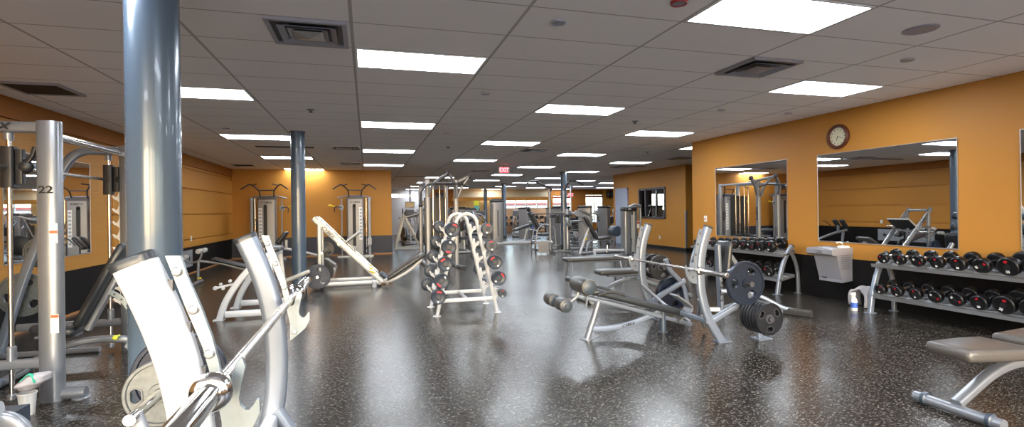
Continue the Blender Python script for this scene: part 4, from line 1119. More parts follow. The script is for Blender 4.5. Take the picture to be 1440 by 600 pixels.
# curved tube bench foot, bottom left corner
t = Thing('preacher_bench', 'pale curved bench frame cut off by the bottom left corner of the photo', 'weight bench', (-2.3, 3.42, 0))
b = MB(); b.beam(spline([(-2.40, 3.42, .22), (-2.15, 3.42, .29), (-1.97, 3.42, .325), (-1.87, 3.42, .30), (-1.81, 3.42, .20), (-1.79, 3.42, 0)], 5), .06, .085, (0, 1, 0), .024); t.part('front_leg', b, 'silver', ang=60)
b = MB(); b.beam([(-2.22, 3.36, .36), (-1.91, 3.36, .375)], .14, .11, (0, 1, 0), .045); t.part('arm_rest', b, 'white', ang=60)
b = MB(); b.beam([(-2.35, 3.42, .25), (-2.05, 3.38, .34)], .05, .05, (0, 1, 0), .01); t.part('rest_bracket', b, 'silver')
b = MB(); b.pad((-2.62, 3.42, .42), (.5, .3, .08), .03); t.part('seat', b, 'vinyl_grey')
b = MB(); b.beam([(-2.95, 3.42, .0), (-2.90, 3.42, .35), (-2.38, 3.42, .26)], .06, .06, (0, 1, 0), .015, bend=.1); t.part('rear_leg', b, 'silver')
b = MB(); b.bb(-2.10, -1.95, 3.50, 3.72, .0, .30); t.part('base_block', b, 'vinyl_side', smooth=False)

# ---------------------------------------------------------------- white plate-loaded machine behind the foreground rack
t = Thing('plate_loaded_machine', 'white machine base with two curved A-legs behind the foreground rack', 'exercise machine', (-1.5, 8.1, 0))
for y in (7.65, 8.55):
    b = MB(); b.beam(spline([(-1.92, y, .0), (-1.85, y, .22), (-1.72, y, .45), (-1.55, y, .66), (-1.36, y, .82), (-1.28, y, .86)], 4), .07, .085, (0, 1, 0), .02); t.part('curved_leg', b, 'white', ang=50)
    b = MB(); b.beam([(-1.85, y, .07), (-1.20, y, .07)], .06, .085, (0, 1, 0), .014); t.part('floor_rail', b, 'white')
    b = MB(); b.bb(-1.99, -1.86, y-.055, y+.055, 0, .012); t.part('foot_plate', b, 'white', smooth=False)
    b = MB(); b.beam([(-1.30, y, .84), (-1.22, y, .07)], .05, .06, (0, 1, 0), .012); t.part('front_leg', b, 'white')
b = MB(); b.beam([(-1.29, 7.65, .84), (-1.29, 8.55, .84)], .06, .06, (0, 0, 1), .012); t.part('top_beam', b, 'white')
b = MB(); b.beam([(-1.22, 7.65, .07), (-1.22, 8.55, .07)], .06, .06, (0, 0, 1), .012); t.part('front_beam', b, 'white')
b = MB(); b.cyl((-1.26, 8.55, .36), (-.90, 8.58, .50), .032, 16); b.ball((-.90, 8.58, .50), .033, 12); t.part('lever_handle', b, 'plastic_beige')
b = MB(); b.beam([(-1.60, 8.1, .55), (-1.85, 8.1, .42), (-2.05, 8.08, .38)], .04, .03, (0, 1, 0), .006); t.part('selector_arm', b, 'white')
for (x, z, r) in ((-2.07, .38, .028), (-2.0, .43, .02), (-1.97, .37, .022), (-1.88, .47, .022)):
    b = MB(); b.lathe([(r*.5, -.02), (r, -.018), (r, .018), (r*.5, .02)], (x, 8.06, z), (0, 1, 0), 16); t.part('pulley', b, 'white')
b = MB(); b.pad((-1.30, 8.1, .91), (.20, .50, .07), .03); t.part('seat', b, 'vinyl')

# ---------------------------------------------------------------- decline sit-up bench by the left wall
t = Thing('situp_bench', 'decline sit-up bench with foot rollers against the left wall', 'weight bench', (-3.0, 11.8, 0))
b = MB(); b.beam([(-3.33, 11.8, .475), (-2.9, 11.8, .40), (-2.0, 11.8, .10)], .05, .05, (0, 1, 0), .012); t.part('spine', b, 'silver')
R_ = Matrix.Rotation(radians(17), 3, 'Y')
b = MB(); b.pad((-2.62, 11.8, .375), (.95, .28, .065), .028, R_); t.part('bench_pad', b, 'vinyl')
b = MB(); b.tube([(-3.33, 11.8, .475), (-3.34, 11.8, .25), (-3.34, 11.8, .04)], .026, 14); t.part('front_leg', b, 'silver')
b = MB(); b.tube([(-3.35, 11.52, .035), (-3.35, 12.08, .035)], .033, 14); t.part('front_foot', b, 'silver')
b = MB(); b.tube([(-2.02, 11.55, .035), (-2.02, 12.05, .035)], .033, 14); b.beam([(-2.05, 11.8, .12), (-2.02, 11.8, .03)], .05, .05, (0, 1, 0)); t.part('rear_foot', b, 'silver')
b = MB(); b.tube([(-3.33, 11.8, .47), (-3.42, 11.8, .44), (-3.55, 11.8, .47), (-3.62, 11.8, .53)], .02, 12, bend=.08); t.part('ankle_arm', b, 'silver')
b = MB(); b.tube([(-3.33, 11.8, .47), (-3.28, 11.8, .56), (-3.27, 11.8, .67)], .02, 12, bend=.05); t.part('knee_arm', b, 'silver')
for x, z, nm in ((-3.62, .54, 'ankle_roller'), (-3.27, .68, 'knee_roller')):
    for yy in (11.64, 11.96):
        b = MB(); b.lathe([(.035, -.09), (.048, -.085), (.05, -.075), (.05, .075), (.048, .085), (.035, .09)], (x, yy, z), (0, 1, 0), 20); t.part(nm, b, 'plastic_beige')
b = MB(); b.cyl((-3.34, 11.77, .12), (-3.27, 11.72, .13), .018, 12); t.part('adjust_knob', b, 'yellow')

# ---------------------------------------------------------------- back extension bench behind the second column
BE0 = len(bpy.data.objects)
t = Thing('back_extension_bench', 'grey back extension bench half hidden behind the second blue column', 'weight bench', (-1.6, 12.2, 0))
b = MB(); b.beam([(-2.05, 12.2, .62), (-1.55, 12.2, .52), (-.95, 12.2, .32), (-.70, 12.2, .10)], .07, .07, (0, 1, 0), .015, bend=.2); t.part('spine', b, 'silver')
for yy in (12.08, 12.32):
    b = MB(); b.pad((-1.80, yy, .86), (.36, .16, .08), .03, Matrix.Rotation(radians(-58), 3, 'Y')); t.part('hip_pad', b, 'vinyl')
b = MB(); b.beam([(-1.72, 12.2, .56), (-1.72, 12.2, .80)], .05, .05, (0, 1, 0)); t.part('pad_post', b, 'silver')
b = MB(); b.beam([(-1.92, 12.2, .60), (-1.86, 12.2, .04)], .05, .05, (0, 1, 0)); b.beam([(-1.86, 11.9, .03), (-1.86, 12.5, .03)], .06, .05, (0, 0, 1)); t.part('rear_leg', b, 'silver')
b = MB(); b.beam([(-.70, 11.9, .03), (-.70, 12.5, .03)], .06, .05, (0, 0, 1)); t.part('front_foot', b, 'silver')
b = MB(); b.tube([(-1.6, 12.05, .80), (-1.45, 11.98, .95), (-1.38, 11.98, .96)], .014, 10); b.tube([(-1.6, 12.35, .80), (-1.45, 12.42, .95), (-1.38, 12.42, .96)], .014, 10); t.part('handle', b, 'rubber')
remap(t, 1.128, 1.128, lambda z: z if z < .3 else .3+(z-.3)*.93)
# spray bottle near it
def spray_bottle(x, y, label, h=.26, sc=1.):
    t = Thing('spray_bottle', label, 'spray bottle', (x, y, 0))
    b = MB(); b.lathe([(.036, 0), (.04, .006), (.04, .12), (.034, .15), (.016, .18), (.014, .195)], (x, y, 0), n=24); t.part('bottle', b, 'plastic_white')
    b = MB(); b.lathe([(.041, .04), (.041, .11)], (x, y, 0), n=24, cap=False); t.part('bottle_label', b, 'blue')
    b = MB(); b.lathe([(.018, .19), (.018, .215)], (x, y, 0), n=16); b.bb(x-.055, x+.02, y-.011, y+.011, .215, .245); b.bb(x-.045, x-.035, y-.006, y+.006, .17, .215); t.part('trigger', b, 'plastic_white')
spray_bottle(6.34, 5.37, 'white spray bottle with blue label on the floor left of the right-hand dumbbell rack')
spray_bottle(-2.0, 12.75, 'white spray bottle on the floor left of the second blue column')
# grey cloth on the floor by the wall
b = MB(); pts = []
def drape(u, v):
    # u across (0..1), v along height
    return None
vs = []; fs = []; n = 22; m = 10
for i in range(n):
    a = pi*i/(n-1)
    for j in range(m):
        q = j/(m-1)
        x = 6.70+.055*(1-q)*cos(q*2)+.03*sin(a*2)-(.12*q)
        y = 5.53-.12*cos(a)*(.72+.28*q)
        z = .012+.27*sin(a)**.8*(1-.12*q)+.012*sin(a*7+q*5)
        vs.append(Vector((x, y, max(.01, z))))
for i in range(n-1):
    for j in range(m-1): fs.append((i*m+j, i*m+j+1, (i+1)*m+j+1, (i+1)*m+j))
b.add(vs, fs)
o = solo('floor_towel', b, 'towel', 'grey towel humped on the floor against the right wall beside the spray bottle', 'towel', (6.65, 5.62, 0), ang=180)
md = o.modifiers.new('thick', 'SOLIDIFY'); md.thickness = .03; md.offset = 0

# ---------------------------------------------------------------- drinking fountain
t = Thing('drinking_fountain', 'grey wall-mounted drinking fountain under the middle mirror', 'drinking fountain', (XR, 6.0, .30))
y0, y1 = 5.80, 6.19
b = MB(); b.prism([(XR-.002, .32), (XR-.20, .30), (XR-.20, .34), (XR-.30, .70), (XR-.30, .74), (XR-.002, .78)], 'y', y0, y1); t.part('cabinet', b, 'fountain', smooth=False)
b = MB()
for k in range(8): b.bb(XR-.22, XR-.05, y0-.002, y0+.004, .50+k*.028, .505+k*.028)
t.part('side_vent', b, 'dark_frame', smooth=False)
b = MB(); b.prism([(XR-.002, .715), (XR-.36, .695), (XR-.395, .72), (XR-.395, .785), (XR-.37, .80), (XR-.002, .81)], 'y', y0-.01, y1+.04); tp = t.part('top', b, 'fountain')
b = MB(); b.lathe([(.15, .0), (.148, .006), (.135, .004), (.09, -.012), (.001, -.016)], (XR-.20, 6.02, .805), n=30, cap=False)
for v in b.v: v.y = 6.02+(v.y-6.02)*1.1
t.part('basin', b, 'stainless', parent=tp)
b = MB(); b.tube([(XR-.05, 5.92, .80), (XR-.05, 5.92, .87), (XR-.09, 5.94, .885), (XR-.12, 5.96, .87)], .012, 12, bend=.02); t.part('spout', b, 'chrome', parent=tp)
b = MB(); b.lathe([(.075, 0), (.08, .012), (.07, .028), (.001, .034)], (XR-.10, 5.86, .805), n=22)
t.part('bubbler_guard', b, 'plastic_white', parent=tp)
b = MB(); b.bb(XR-.402, XR-.394, 5.95, 6.06, .735, .765); t.part('push_bar', b, 'stainless', smooth=False)
b = MB(); b.bb(XR-.215, XR-.207, 6.05, 6.13, .345, .36); t.part('maker_plate', b, 'mark', smooth=False)
# ---------------------------------------------------------------- leg press
t = Thing('leg_press', 'silver angled leg press machine right of the second blue column', 'leg press', (-.3, 10.35, 0))
for y in (10.08, 10.64):
    b = MB(); b.beam([(-.96, y, 1.325), (.27, y, .08)], .05, .10, (0, 1, 0), .01); rl = t.part('rail', b, 'silver')
    b = MB(); b.cyl((-.90, y+.0, 1.345), (.20, y, .225), .015, 12); t.part('guide_rod', b, 'chrome', parent=rl)
    b = MB(); b.beam([(-.855, y, .10), (-.855, y, 1.20)], .065, .075, (0, 1, 0), .012); t.part('post', b, 'silver')
    b = MB(); b.beam([(-.95, y, .09), (.20, y, .09)], .05, .09, (0, 1, 0), .01); t.part('floor_rail', b, 'silver')
    b = MB(); b.lathe([(.042, 0), (.042, .10), (.034, .11)], (.12, y-.05, 0), n=20); t.part('foot', b, 'white')
    b = MB(); b.cyl((.02, y, .30), (.10, y-.07, .285), .012, 10); b.ball((.11, y-.08, .285), .022, 10); b.ball((.06, y-.06, .36), .022, 10); t.part('safety_knob', b, 'yellow')
b = MB(); b.beam([(-.92, 10.08, 1.28), (-.92, 10.64, 1.28)], .06, .06, (0, 0, 1), .012); b.beam([(.22, 10.08, .07), (.22, 10.64, .07)], .06, .06, (0, 0, 1), .012); b.beam([(-.855, 10.08, .10), (-.855, 10.64, .10)], .06, .06, (0, 0, 1), .012); t.part('cross_beam', b, 'silver')
fr = frame((-.70, 10.048, 1.062), (1, 0, -1.012), (0, -1, 0))
t.part('lettering', text_mb('CYBEX', .075, fr, .001, shear=.25, bold=.0015, sx=1.3), 'mark', smooth=False)
# carriage with foot plate facing the seat
b = MB(); b.beam([(-.55, 10.16, .86), (-.30, 10.16, .61)], .05, .07, (0, 1, 0), .01); b.beam([(-.55, 10.56, .86), (-.30, 10.56, .61)], .05, .07, (0, 1, 0), .01); b.beam([(-.40, 10.0, .74), (-.40, 10.72, .74)], .05, .05, (0, 0, 1), .01); ca = t.part('carriage', b, 'grey')
b = MB(); b.beam([(-.47, 10.36, .80), (-.14, 10.36, 1.055)], .60, .035, (0, 1, 0), .014); t.part('foot_plate', b, 'plastic_beige', parent=ca)
b = MB(); b.beam([(-.452, 10.36, .782), (-.125, 10.36, 1.035)], .58, .008, (0, 1, 0), .003); t.part('tread', b, 'rubber', parent=ca)
b = MB(); b.tube([(-.30, 10.2, .80), (-.22, 10.2, .74), (-.25, 10.2, .62)], .018, 10); t.part('brace', b, 'silver', parent=ca)
b = MB(); b.cyl((-.50, 9.78, .84), (-.50, 10.08, .84), .024, 14); b.cyl((-.50, 10.64, .84), (-.50, 10.94, .84), .024, 14); t.part('carriage_horn', b, 'chrome', parent=ca)
# seat and back pad
b = MB(); b.beam([(.20, 10.36, .06), (.42, 10.36, .05), (.80, 10.36, .24), (1.05, 10.36, .46)], .07, .06, (0, 1, 0), .012, bend=.15); t.part('seat_frame', b, 'white')
b = MB(); b.pad((.72, 10.36, .345), (.90, .42, .085), .035, Matrix.Rotation(radians(-32), 3, 'Y')); t.part('back_pad', b, 'vinyl_grey', ang=60)
b = MB(); b.pad((.33, 10.36, .17), (.22, .40, .07), .03, Matrix.Rotation(radians(35), 3, 'Y')); t.part('seat', b, 'vinyl_side', ang=60)
b = MB(); b.tube([(.28, 10.10, .10), (.36, 10.10, .14)], .02, 10); b.lathe([(.03, 0), (.03, .02)], (.37, 10.36, 0), n=14); t.part('rear_foot', b, 'white')
for (x, z) in ((-.88, .255), (-.80, .69)):
    b = MB(); b.cyl((x, 9.86, z), (x, 10.92, z), .024, 16); t.part('storage_horn', b, 'chrome')
plate('45', -.88, 9.93, .255, 'large dark blue weight plate at the near lower corner of the leg press', 'plates on the leg press', spin=.3)
plate('45k', -.88, 10.78, .255, 'large black weight plate on the far lower horn of the leg press', 'plates on the leg press')
plate('25', -.80, 10.80, .69, 'medium black weight plate behind the leg press post', 'plates on the leg press', spin=.2)

# ---------------------------------------------------------------- cable towers against the back wall
def cable_tower(x, y, label, flip=1):
    f = flip
    t = Thing('cable_machine', label, 'cable machine', (x, y, 0))
    b = MB(); b.sweep([(x, y, .05), (x, y, 1.86)], rrect(.52, .34, .05, 5), side=(1, 0, 0)); sh = t.part('weight_shroud', b, 'shroud', ang=50)
    b = MB(); b.prism([(x-.28, 1.86), (x-.25, 1.93), (x+.25, 1.95), (x+.28, 1.86)], 'y', y-.18, y+.18); t.part('top_cap', b, 'dark_frame', parent=sh)
    b = MB(); b.sweep([(x-.03, y-.172, .35), (x-.03, y-.172, 1.66)], rrect(.10, .012, .0), side=(1, 0, 0)); b.lathe([(.05, -.006), (.05, .006)], (x-.03, y-.172, 1.66), (0, 1, 0), 20); t.part('stack_slot', b, 'mark', parent=sh)
    sx = -.17*f
    b = MB(); b.bb(x-sx-.05, x-sx+.05, y-.174, y-.17, .55, 1.60); t.part('chart', b, 'sticker', parent=sh, smooth=False)
    b = MB(); b.bb(x-sx-.003, x-sx+.003, y-.1755, y-.1735, .62, 1.55)
    for k in range(9): b.bb(x-sx-.035, x-sx+.035, y-.176, y-.1735, .62+k*.11, .67+k*.11)
    t.part('chart_figures', b, 'plastic_grey', parent=sh, smooth=False)
    t.part('lettering', text_mb('CYBEX', .075, frame((x, y-.172, 1.765), (1, 0, 0), (0, -1, 0)), .001, shear=.25, bold=.002, sx=1.3), 'mark', parent=sh, smooth=False)
    # pull-up bars on top
    for s in (-1, 1):
        b = MB(); b.tube([(x+s*.19, y-.02, 1.93), (x+s*.21, y-.10, 2.15), (x+s*.36, y-.25, 2.30), (x+s*.44, y-.30, 2.33), (x+s*.66, y-.40, 2.17)], .019, 12, bend=.07); t.part('pull_up_grip', b, 'rubber')
        b = MB(); b.tube([(x+s*.36, y-.25, 2.30), (x+s*.22, y-.42, 2.33)], .017, 10); t.part('inner_grip', b, 'rubber')
    b = MB(); b.tube([(x-.215, y-.10, 2.15), (x+.215, y-.10, 2.15)], .018, 12); t.part('cross_bar', b, 'dark_frame')
    b = MB(); b.tube([(x-.55*f, y+.02, 1.90), (x-.25*f, y+.02, 1.98), (x+.30*f, y, 1.97), (x+.52*f, y, 1.88)], .022, 12, bend=.1); t.part('top_arm', b, 'bluewhite')
    # adjustable pulley columns
    for s, wcol in ((-f, 'thin'), (f, 'wide')):
        if wcol == 'thin':
            cx = x+s*.42
            b = MB(); b.cyl((cx, y-.05, .02), (cx, y-.05, 1.88), .022, 14); c_ = t.part('pulley_post', b, 'silver')
            b = MB(); b.lathe([(.07, -.02), (.085, -.015), (.085, .015), (.07, .02)], (cx+s*.02, y-.10, 1.60), (0, 1, 0), 22); b.bb(cx-.04, cx+.04, y-.10, y-.02, 1.52, 1.68); t.part('pulley', b, 'plastic_grey', parent=c_)
            b = MB(); b.tube([(cx, y-.16, 1.60), (cx+s*.14, y-.2, 1.63), (cx+s*.22, y-.2, 1.58)], .014, 8); b.tube([(cx+s*.22, y-.2, 1.58), (cx+s*.20, y-.2, 1.45)], .014, 8); t.part('grip', b, 'rubber', parent=c_)
            b = MB(); b.ball((cx+s*.34, y-.2, 1.66), .05, 12, (1.3, .5, .7)); b.tube([(cx+s*.20, y-.2, 1.63), (cx+s*.34, y-.2, 1.66)], .02, 8); t.part('yellow_handle', b, 'yellow', parent=c_)
        else:
            cx = x+s*.44
            b = MB(); b.sweep([(cx, y, .02), (cx, y, 1.93)], rrect(.10, .16, .03), side=(1, 0, 0)); c_ = t.part('pulley_column', b, 'grey')
            b = MB(); b.cyl((cx-s*.10, y-.05, .02), (cx-s*.10, y-.05, 1.90), .018, 12); t.part('guide_rod', b, 'chrome', parent=c_)
            b = MB()
            for k in range(20): b.lathe([(.007, 0), (.007, .003), (.001, .003)], (cx, y-.08, .30+k*.075), (0, -1, 0), 8)
            t.part('pin_holes', b, 'mark', parent=c_)
            b = MB(); b.bb(cx-.06, cx+.06, y-.15, y-.07, .38, .60); b.lathe([(.06, -.012), (.06, .012)], (cx-s*.06, y-.13, .34), (1, 0, 0), 18); t.part('pulley_carriage', b, 'grey', parent=c_)
            b = MB(); b.ring((cx-s*.16, y-.14, 1.10), (1, 0, .1), .17, .014, 24, 6)
            for v in b.v: v.y = y-.14+(v.y-(y-.14))*.4
            t.part('cable_loop', b, 'cable', parent=c_)
            b = MB(); b.tube([(cx-s*.1, y-.1, .28), (cx-s*.16, y-.2, .12), (cx-s*.05, y-.22, .10)], .018, 8); t.part('rope', b, 'rubber', parent=c_)
    b = MB(); b.bb(x-.55, x+.55, y-.24, y+.20, 0, .05); t.part('base', b, 'silver', smooth=False)
    return t
cable_tower(-.36, 17.35, 'cable machine with pull-up bars on the back wall, directly behind the leg press', 1)
cable_tower(-2.98, 17.35, 'cable machine with pull-up bars in the back left corner beside the second column', -1)

# ---------------------------------------------------------------- pulldown multi station behind the A-frame
t = Thing('multi_station', 'silver lat pulldown multi station right behind the A-frame rack', 'exercise machine', (1.4, 9.9, 0))
for x in (1.13, 1.68):
    for y in (9.62, 10.9):
        b = MB(); b.sweep([(x, y, .02), (x, y, 2.06)], rrect(.085, .085, .02), side=(1, 0, 0)); t.part('post', b, 'shroud')
    b = MB(); b.beam([(x, 9.62, .04), (x, 10.9, .04)], .07, .07, (0, 0, 1), .012); t.part('base_rail', b, 'shroud')
    b = MB(); b.beam([(x, 9.62, 2.02), (x, 10.9, 2.02)], .05, .07, (0, 0, 1), .012); t.part('top_rail', b, 'shroud')
# arched roof arms
b = MB(); b.beam(spline([(1.15, 9.55, 1.70), (1.20, 9.48, 1.92), (1.34, 9.40, 2.08), (1.48, 9.33, 2.17)], 4), .05, .05, (0, 1, 0), .012); t.part('arch_arm', b, 'shroud')
b = MB(); b.beam(spline([(1.66, 9.55, 1.66), (1.64, 9.48, 1.90), (1.58, 9.40, 2.06), (1.48, 9.33, 2.17)], 4), .05, .05, (0, 1, 0), .012); t.part('arch_arm', b, 'shroud')
b = MB(); b.beam([(1.72, 9.60, 1.68), (1.80, 9.58, 1.92), (1.93, 9.55, 2.13)], .06, .05, (0, 1, 0), .012); b.beam([(1.68, 9.62, 2.0), (1.93, 9.58, 2.13)], .04, .06, (0, 1, 0), .012); t.part('diagonal_arm', b, 'shroud')
b = MB(); b.beam([(1.48, 9.33, 2.17), (1.42, 10.2, 2.06)], .05, .06, (1, 0, 0), .012); b.beam([(1.13, 9.62, 1.98), (1.68, 9.62, 1.98)], .05, .06, (0, 1, 0), .012); t.part('roof_beam', b, 'shroud')
for p in ((1.48, 9.31, 2.18), (1.94, 9.54, 2.14), (1.05, 9.5, 1.92)):
    b = MB(); b.lathe([(.02, -.02), (.05, -.018), (.05, .018), (.02, .02)], p, (1, 0, 0), 18); b.box((p[0], p[1]+.03, p[2]-.02), (.05, .05, .07)); t.part('pulley', b, 'dark_frame')
b = MB(); b.cyl((1.46, 9.31, 2.14), (1.46, 9.31, 1.96), .004, 6); t.part('cable', b, 'cable')
b = MB(); b.tube([(.955, 9.25, 1.52), (.965, 9.25, 1.80), (1.10, 9.27, 1.945), (1.30, 9.29, 1.955), (1.72, 9.33, 1.955), (1.90, 9.36, 1.88)], .016, 12, bend=.07); t.part('pulldown_bar', b, 'rubber')
b = MB(); b.ball((.955, 9.25, 1.50), .038, 12); t.part('bar_end_cap', b, 'rubber')
# weight stacks
for (x, y) in ((1.28, 10.45), (1.54, 10.45)):
    for dx in (-.06, .06):
        b = MB(); b.cyl((x+dx, y, .05), (x+dx, y, 1.98), .012, 10); t.part('guide_rod', b, 'chrome')
    for k in range(12):
        b = MB(); b.box((x, y, .16+k*.034), (.22, .12, .030)); t.part('stack_weight', b, 'black', smooth=False)
b = MB(); b.bb(1.17, 1.64, 10.56, 10.60, .15, 1.7); t.part('rear_guard', b, 'black', smooth=False)
b = MB(); b.pad((1.42, 9.85, .52), (.34, .36, .08), .03); t.part('seat', b, 'vinyl')
b = MB(); b.beam([(1.42, 9.95, .48), (1.42, 9.95, .05)], .06, .06, (1, 0, 0)); t.part('seat_post', b, 'shroud')
b = MB(); b.cyl((1.22, 9.70, .72), (1.62, 9.70, .72), .055, 18); t.part('thigh_roller', b, 'vinyl')
b = MB(); b.beam([(1.42, 9.95, .50), (1.42, 9.70, .72)], .04, .04, (1, 0, 0)); t.part('roller_arm', b, 'shroud')
b = MB(); b.beam([(1.68, 9.62, .04), (1.74, 9.30, .04)], .07, .06, (0, 0, 1), .012); ft = t.part('outrigger', b, 'shroud')
b = MB(); b.box((1.745, 9.28, .035), (.09, .14, .07), (0, 0, -.2)); t.part('rubber_foot', b, 'rubber', parent=ft)
t.part('lettering', text_mb('CYBEX', .09, frame((1.725, 9.62, 1.2), (0, 0, 1), (1, 0, 0)), .001, bold=.002, sx=1.3), 'mark', smooth=False)

remap(t, 1.30, 1.335, lambda z: z if z < 1.0 else 1.0+(z-1.0)*1.15)
# ---------------------------------------------------------------- flat benches and second rack behind the decline bench
t = Thing('flat_bench', 'long flat bench with charcoal pad, furthest left behind the decline bench', 'weight bench', (4.4, 9.45, 0))
b = MB(); b.pad((4.40, 9.42, .43), (1.30, .30, .075), .028); t.part('bench_pad', b, 'vinyl_grey', ang=60)
b = MB(); b.beam([(3.80, 9.42, .375), (5.0, 9.42, .375)], .06, .04, (0, 1, 0), .01); t.part('spine', b, 'bluewhite')
for x in (3.88, 4.92):
    for y in (9.24, 9.60):
        b = MB(); b.tube([(x, 9.42+(y-9.42)*.5, .37), (x+(.04 if x > 4.4 else -.04), y, 0)], .02, 12); t.part('leg', b, 'silver')
t = Thing('bench_rack', 'second bench press with grey pad standing behind the decline bench', 'weight bench', (4.2, 7.3, 0))
b = MB(); b.pad((4.00, 7.25, .44), (1.15, .28, .08), .03, taper=lambda u: 1 if u > -.6 else 1-.25*(-.6-u)); t.part('bench_pad', b, 'vinyl_grey', ang=60)
b = MB(); b.beam([(3.60, 7.25, .385), (4.70, 7.25, .385)], .10, .04, (0, 1, 0), .01); t.part('pad_bracket', b, 'bluewhite')
b = MB(); b.beam(spline([(3.22, 7.25, .03), (3.55, 7.25, .18), (3.9, 7.25, .30), (4.35, 7.25, .35), (4.75, 7.25, .36)], 5), .06, .045, (0, 1, 0), .012); t.part('curved_spine', b, 'silver')
b = MB(); b.tube([(3.22, 6.98, .035), (3.22, 7.52, .035)], .034, 14); ff = t.part('front_foot', b, 'plastic_beige')
for y in (7.05, 7.45):
    b = MB(); b.lathe([(.036, -.02), (.046, -.015), (.046, .015), (.036, .02)], (3.22, y, .046), (0, 1, 0), 18); t.part('foot_ring', b, 'black', parent=ff)
for y, in ((7.12,), (7.38,)):
    b = MB(); b.beam([(4.05, y, .34), (4.55, y, .16)], .02, .05, (0, 1, 0), .006); t.part('adjustment_bar', b, 'zinc')
b = MB(); b.ball((4.12, 7.08, .20), .024, 10); t.part('adjust_knob', b, 'lime'); b = MB(); b.ball((4.62, 7.05, .28), .024, 10); t.part('adjust_knob', b, 'lime')
b = MB(); b.beam([(4.75, 7.25, .36), (4.9, 7.25, .02)], .05, .05, (0, 1, 0), .012); b.tube([(4.92, 6.98, .035), (4.92, 7.52, .035)], .034, 14); t.part('rear_leg', b, 'silver')

# machine with tall grey pad behind the big plate (seated row style)
t = Thing('chest_supported_row', 'machine with a tall charcoal pad and curved rear foot behind the large blue plate', 'exercise machine', (4.8, 5.9, 0))
b = MB(); b.pad((4.63, 5.85, .72), (.50, .30, .08), .04, Matrix.Rotation(radians(-83), 3, 'Y')); t.part('chest_pad', b, 'vinyl', ang=60)
b = MB(); b.beam([(4.54, 5.84, .92), (4.56, 5.84, .50), (4.58, 5.84, .04)], .085, .05, (0, 1, 0), .012); ps = t.part('post', b, 'bluewhite')
t.part('lettering', text_mb('CYBEX', .07, frame((4.565, 5.795, .30), (0.03, 0, 1), (0, -1, 0)), .001, bold=.0015, sx=1.3), 'mark', parent=ps, smooth=False)
b = MB(); b.beam([(4.72, 5.85, .80), (4.86, 5.85, .62), (4.92, 5.85, .36)], .05, .06, (0, 1, 0), .012); t.part('rear_brace', b, 'silver')
b = MB(); b.beam(spline([(4.55, 5.80, .30), (4.80, 5.72, .29), (5.05, 5.62, .22), (5.24, 5.50, .10), (5.36, 5.42, .06)], 5), .055, .05, (0, 0, 1), .016); t.part('curved_leg', b, 'bluewhite', ang=50)
b = MB(); b.sweep([(5.30, 5.50, .045), (5.44, 5.20, .045)], rrect(.09, .075, .02), side=(0, 0, 1)); t.part('rear_foot', b, 'vinyl_grey', ang=50)
b = MB(); b.sweep([(5.10, 5.72, .04), (5.30, 5.50, .04)], rrect(.06, .07, .012), side=(0, 0, 1)); t.part('foot_bar', b, 'silver')
b = MB(); b.ball((5.0, 6.05, .45), .06, 14, (1.2, .8, .8)); b.cyl((5.0, 6.05, .42), (5.0, 6.05, .03), .018, 10); b.lathe([(.06, 0), (.06, .02)], (5.0, 6.05, 0), n=14); t.part('seat_knob', b, 'vinyl_side')
b = MB(); b.beam([(4.58, 5.84, .05), (5.0, 6.05, .05)], .05, .06, (0, 0, 1)); b.beam([(4.3, 5.95, .05), (4.58, 5.84, .05)], .05, .06, (0, 0, 1)); t.part('base_rail', b, 'silver')
# ================================================================ machines of the far hall
def T0(name, cat): return Thing(name, name, cat, world=False)
# --- treadmill prototype: faces +Y (user looks towards +Y)
def mk_treadmill():
    t = T0('treadmill', 'treadmill')
    b = MB(); b.pad((0, 0, .11), (1.75, .78, .18), .05, (0, 0, pi/2)); t.part('deck', b, 'plastic_grey')
    b = MB(); b.bb(-.25, .25, -.82, .55, .19, .205); t.part('belt', b, 'rubber', smooth=False)
    b = MB(); b.pad((0, .68, .20), (.42, .74, .22), .08, (0, 0, pi/2)); t.part('motor_cover', b, 'shroud')
    for s in (-1, 1):
        b = MB(); b.beam([(s*.36, .60, .12), (s*.36, .74, .80), (s*.34, .66, 1.22)], .07, .06, (1, 0, 0), .015, bend=.1); t.part('upright', b, 'silver')
        b = MB(); b.tube([(s*.34, .66, 1.10), (s*.33, .20, 1.00)], .02, 10); t.part('handrail', b, 'rubber')
    b = MB(); b.pad((0, .70, 1.30), (.72, .10, .34), .04, (radians(-20), 0, 0)); cs = t.part('console', b, 'shroud')
    b = MB(); b.box((0, .645, 1.32), (.30, .008, .17), (radians(-20), 0, 0)); t.part('screen', b, 'screen', parent=cs, smooth=False)
    return t
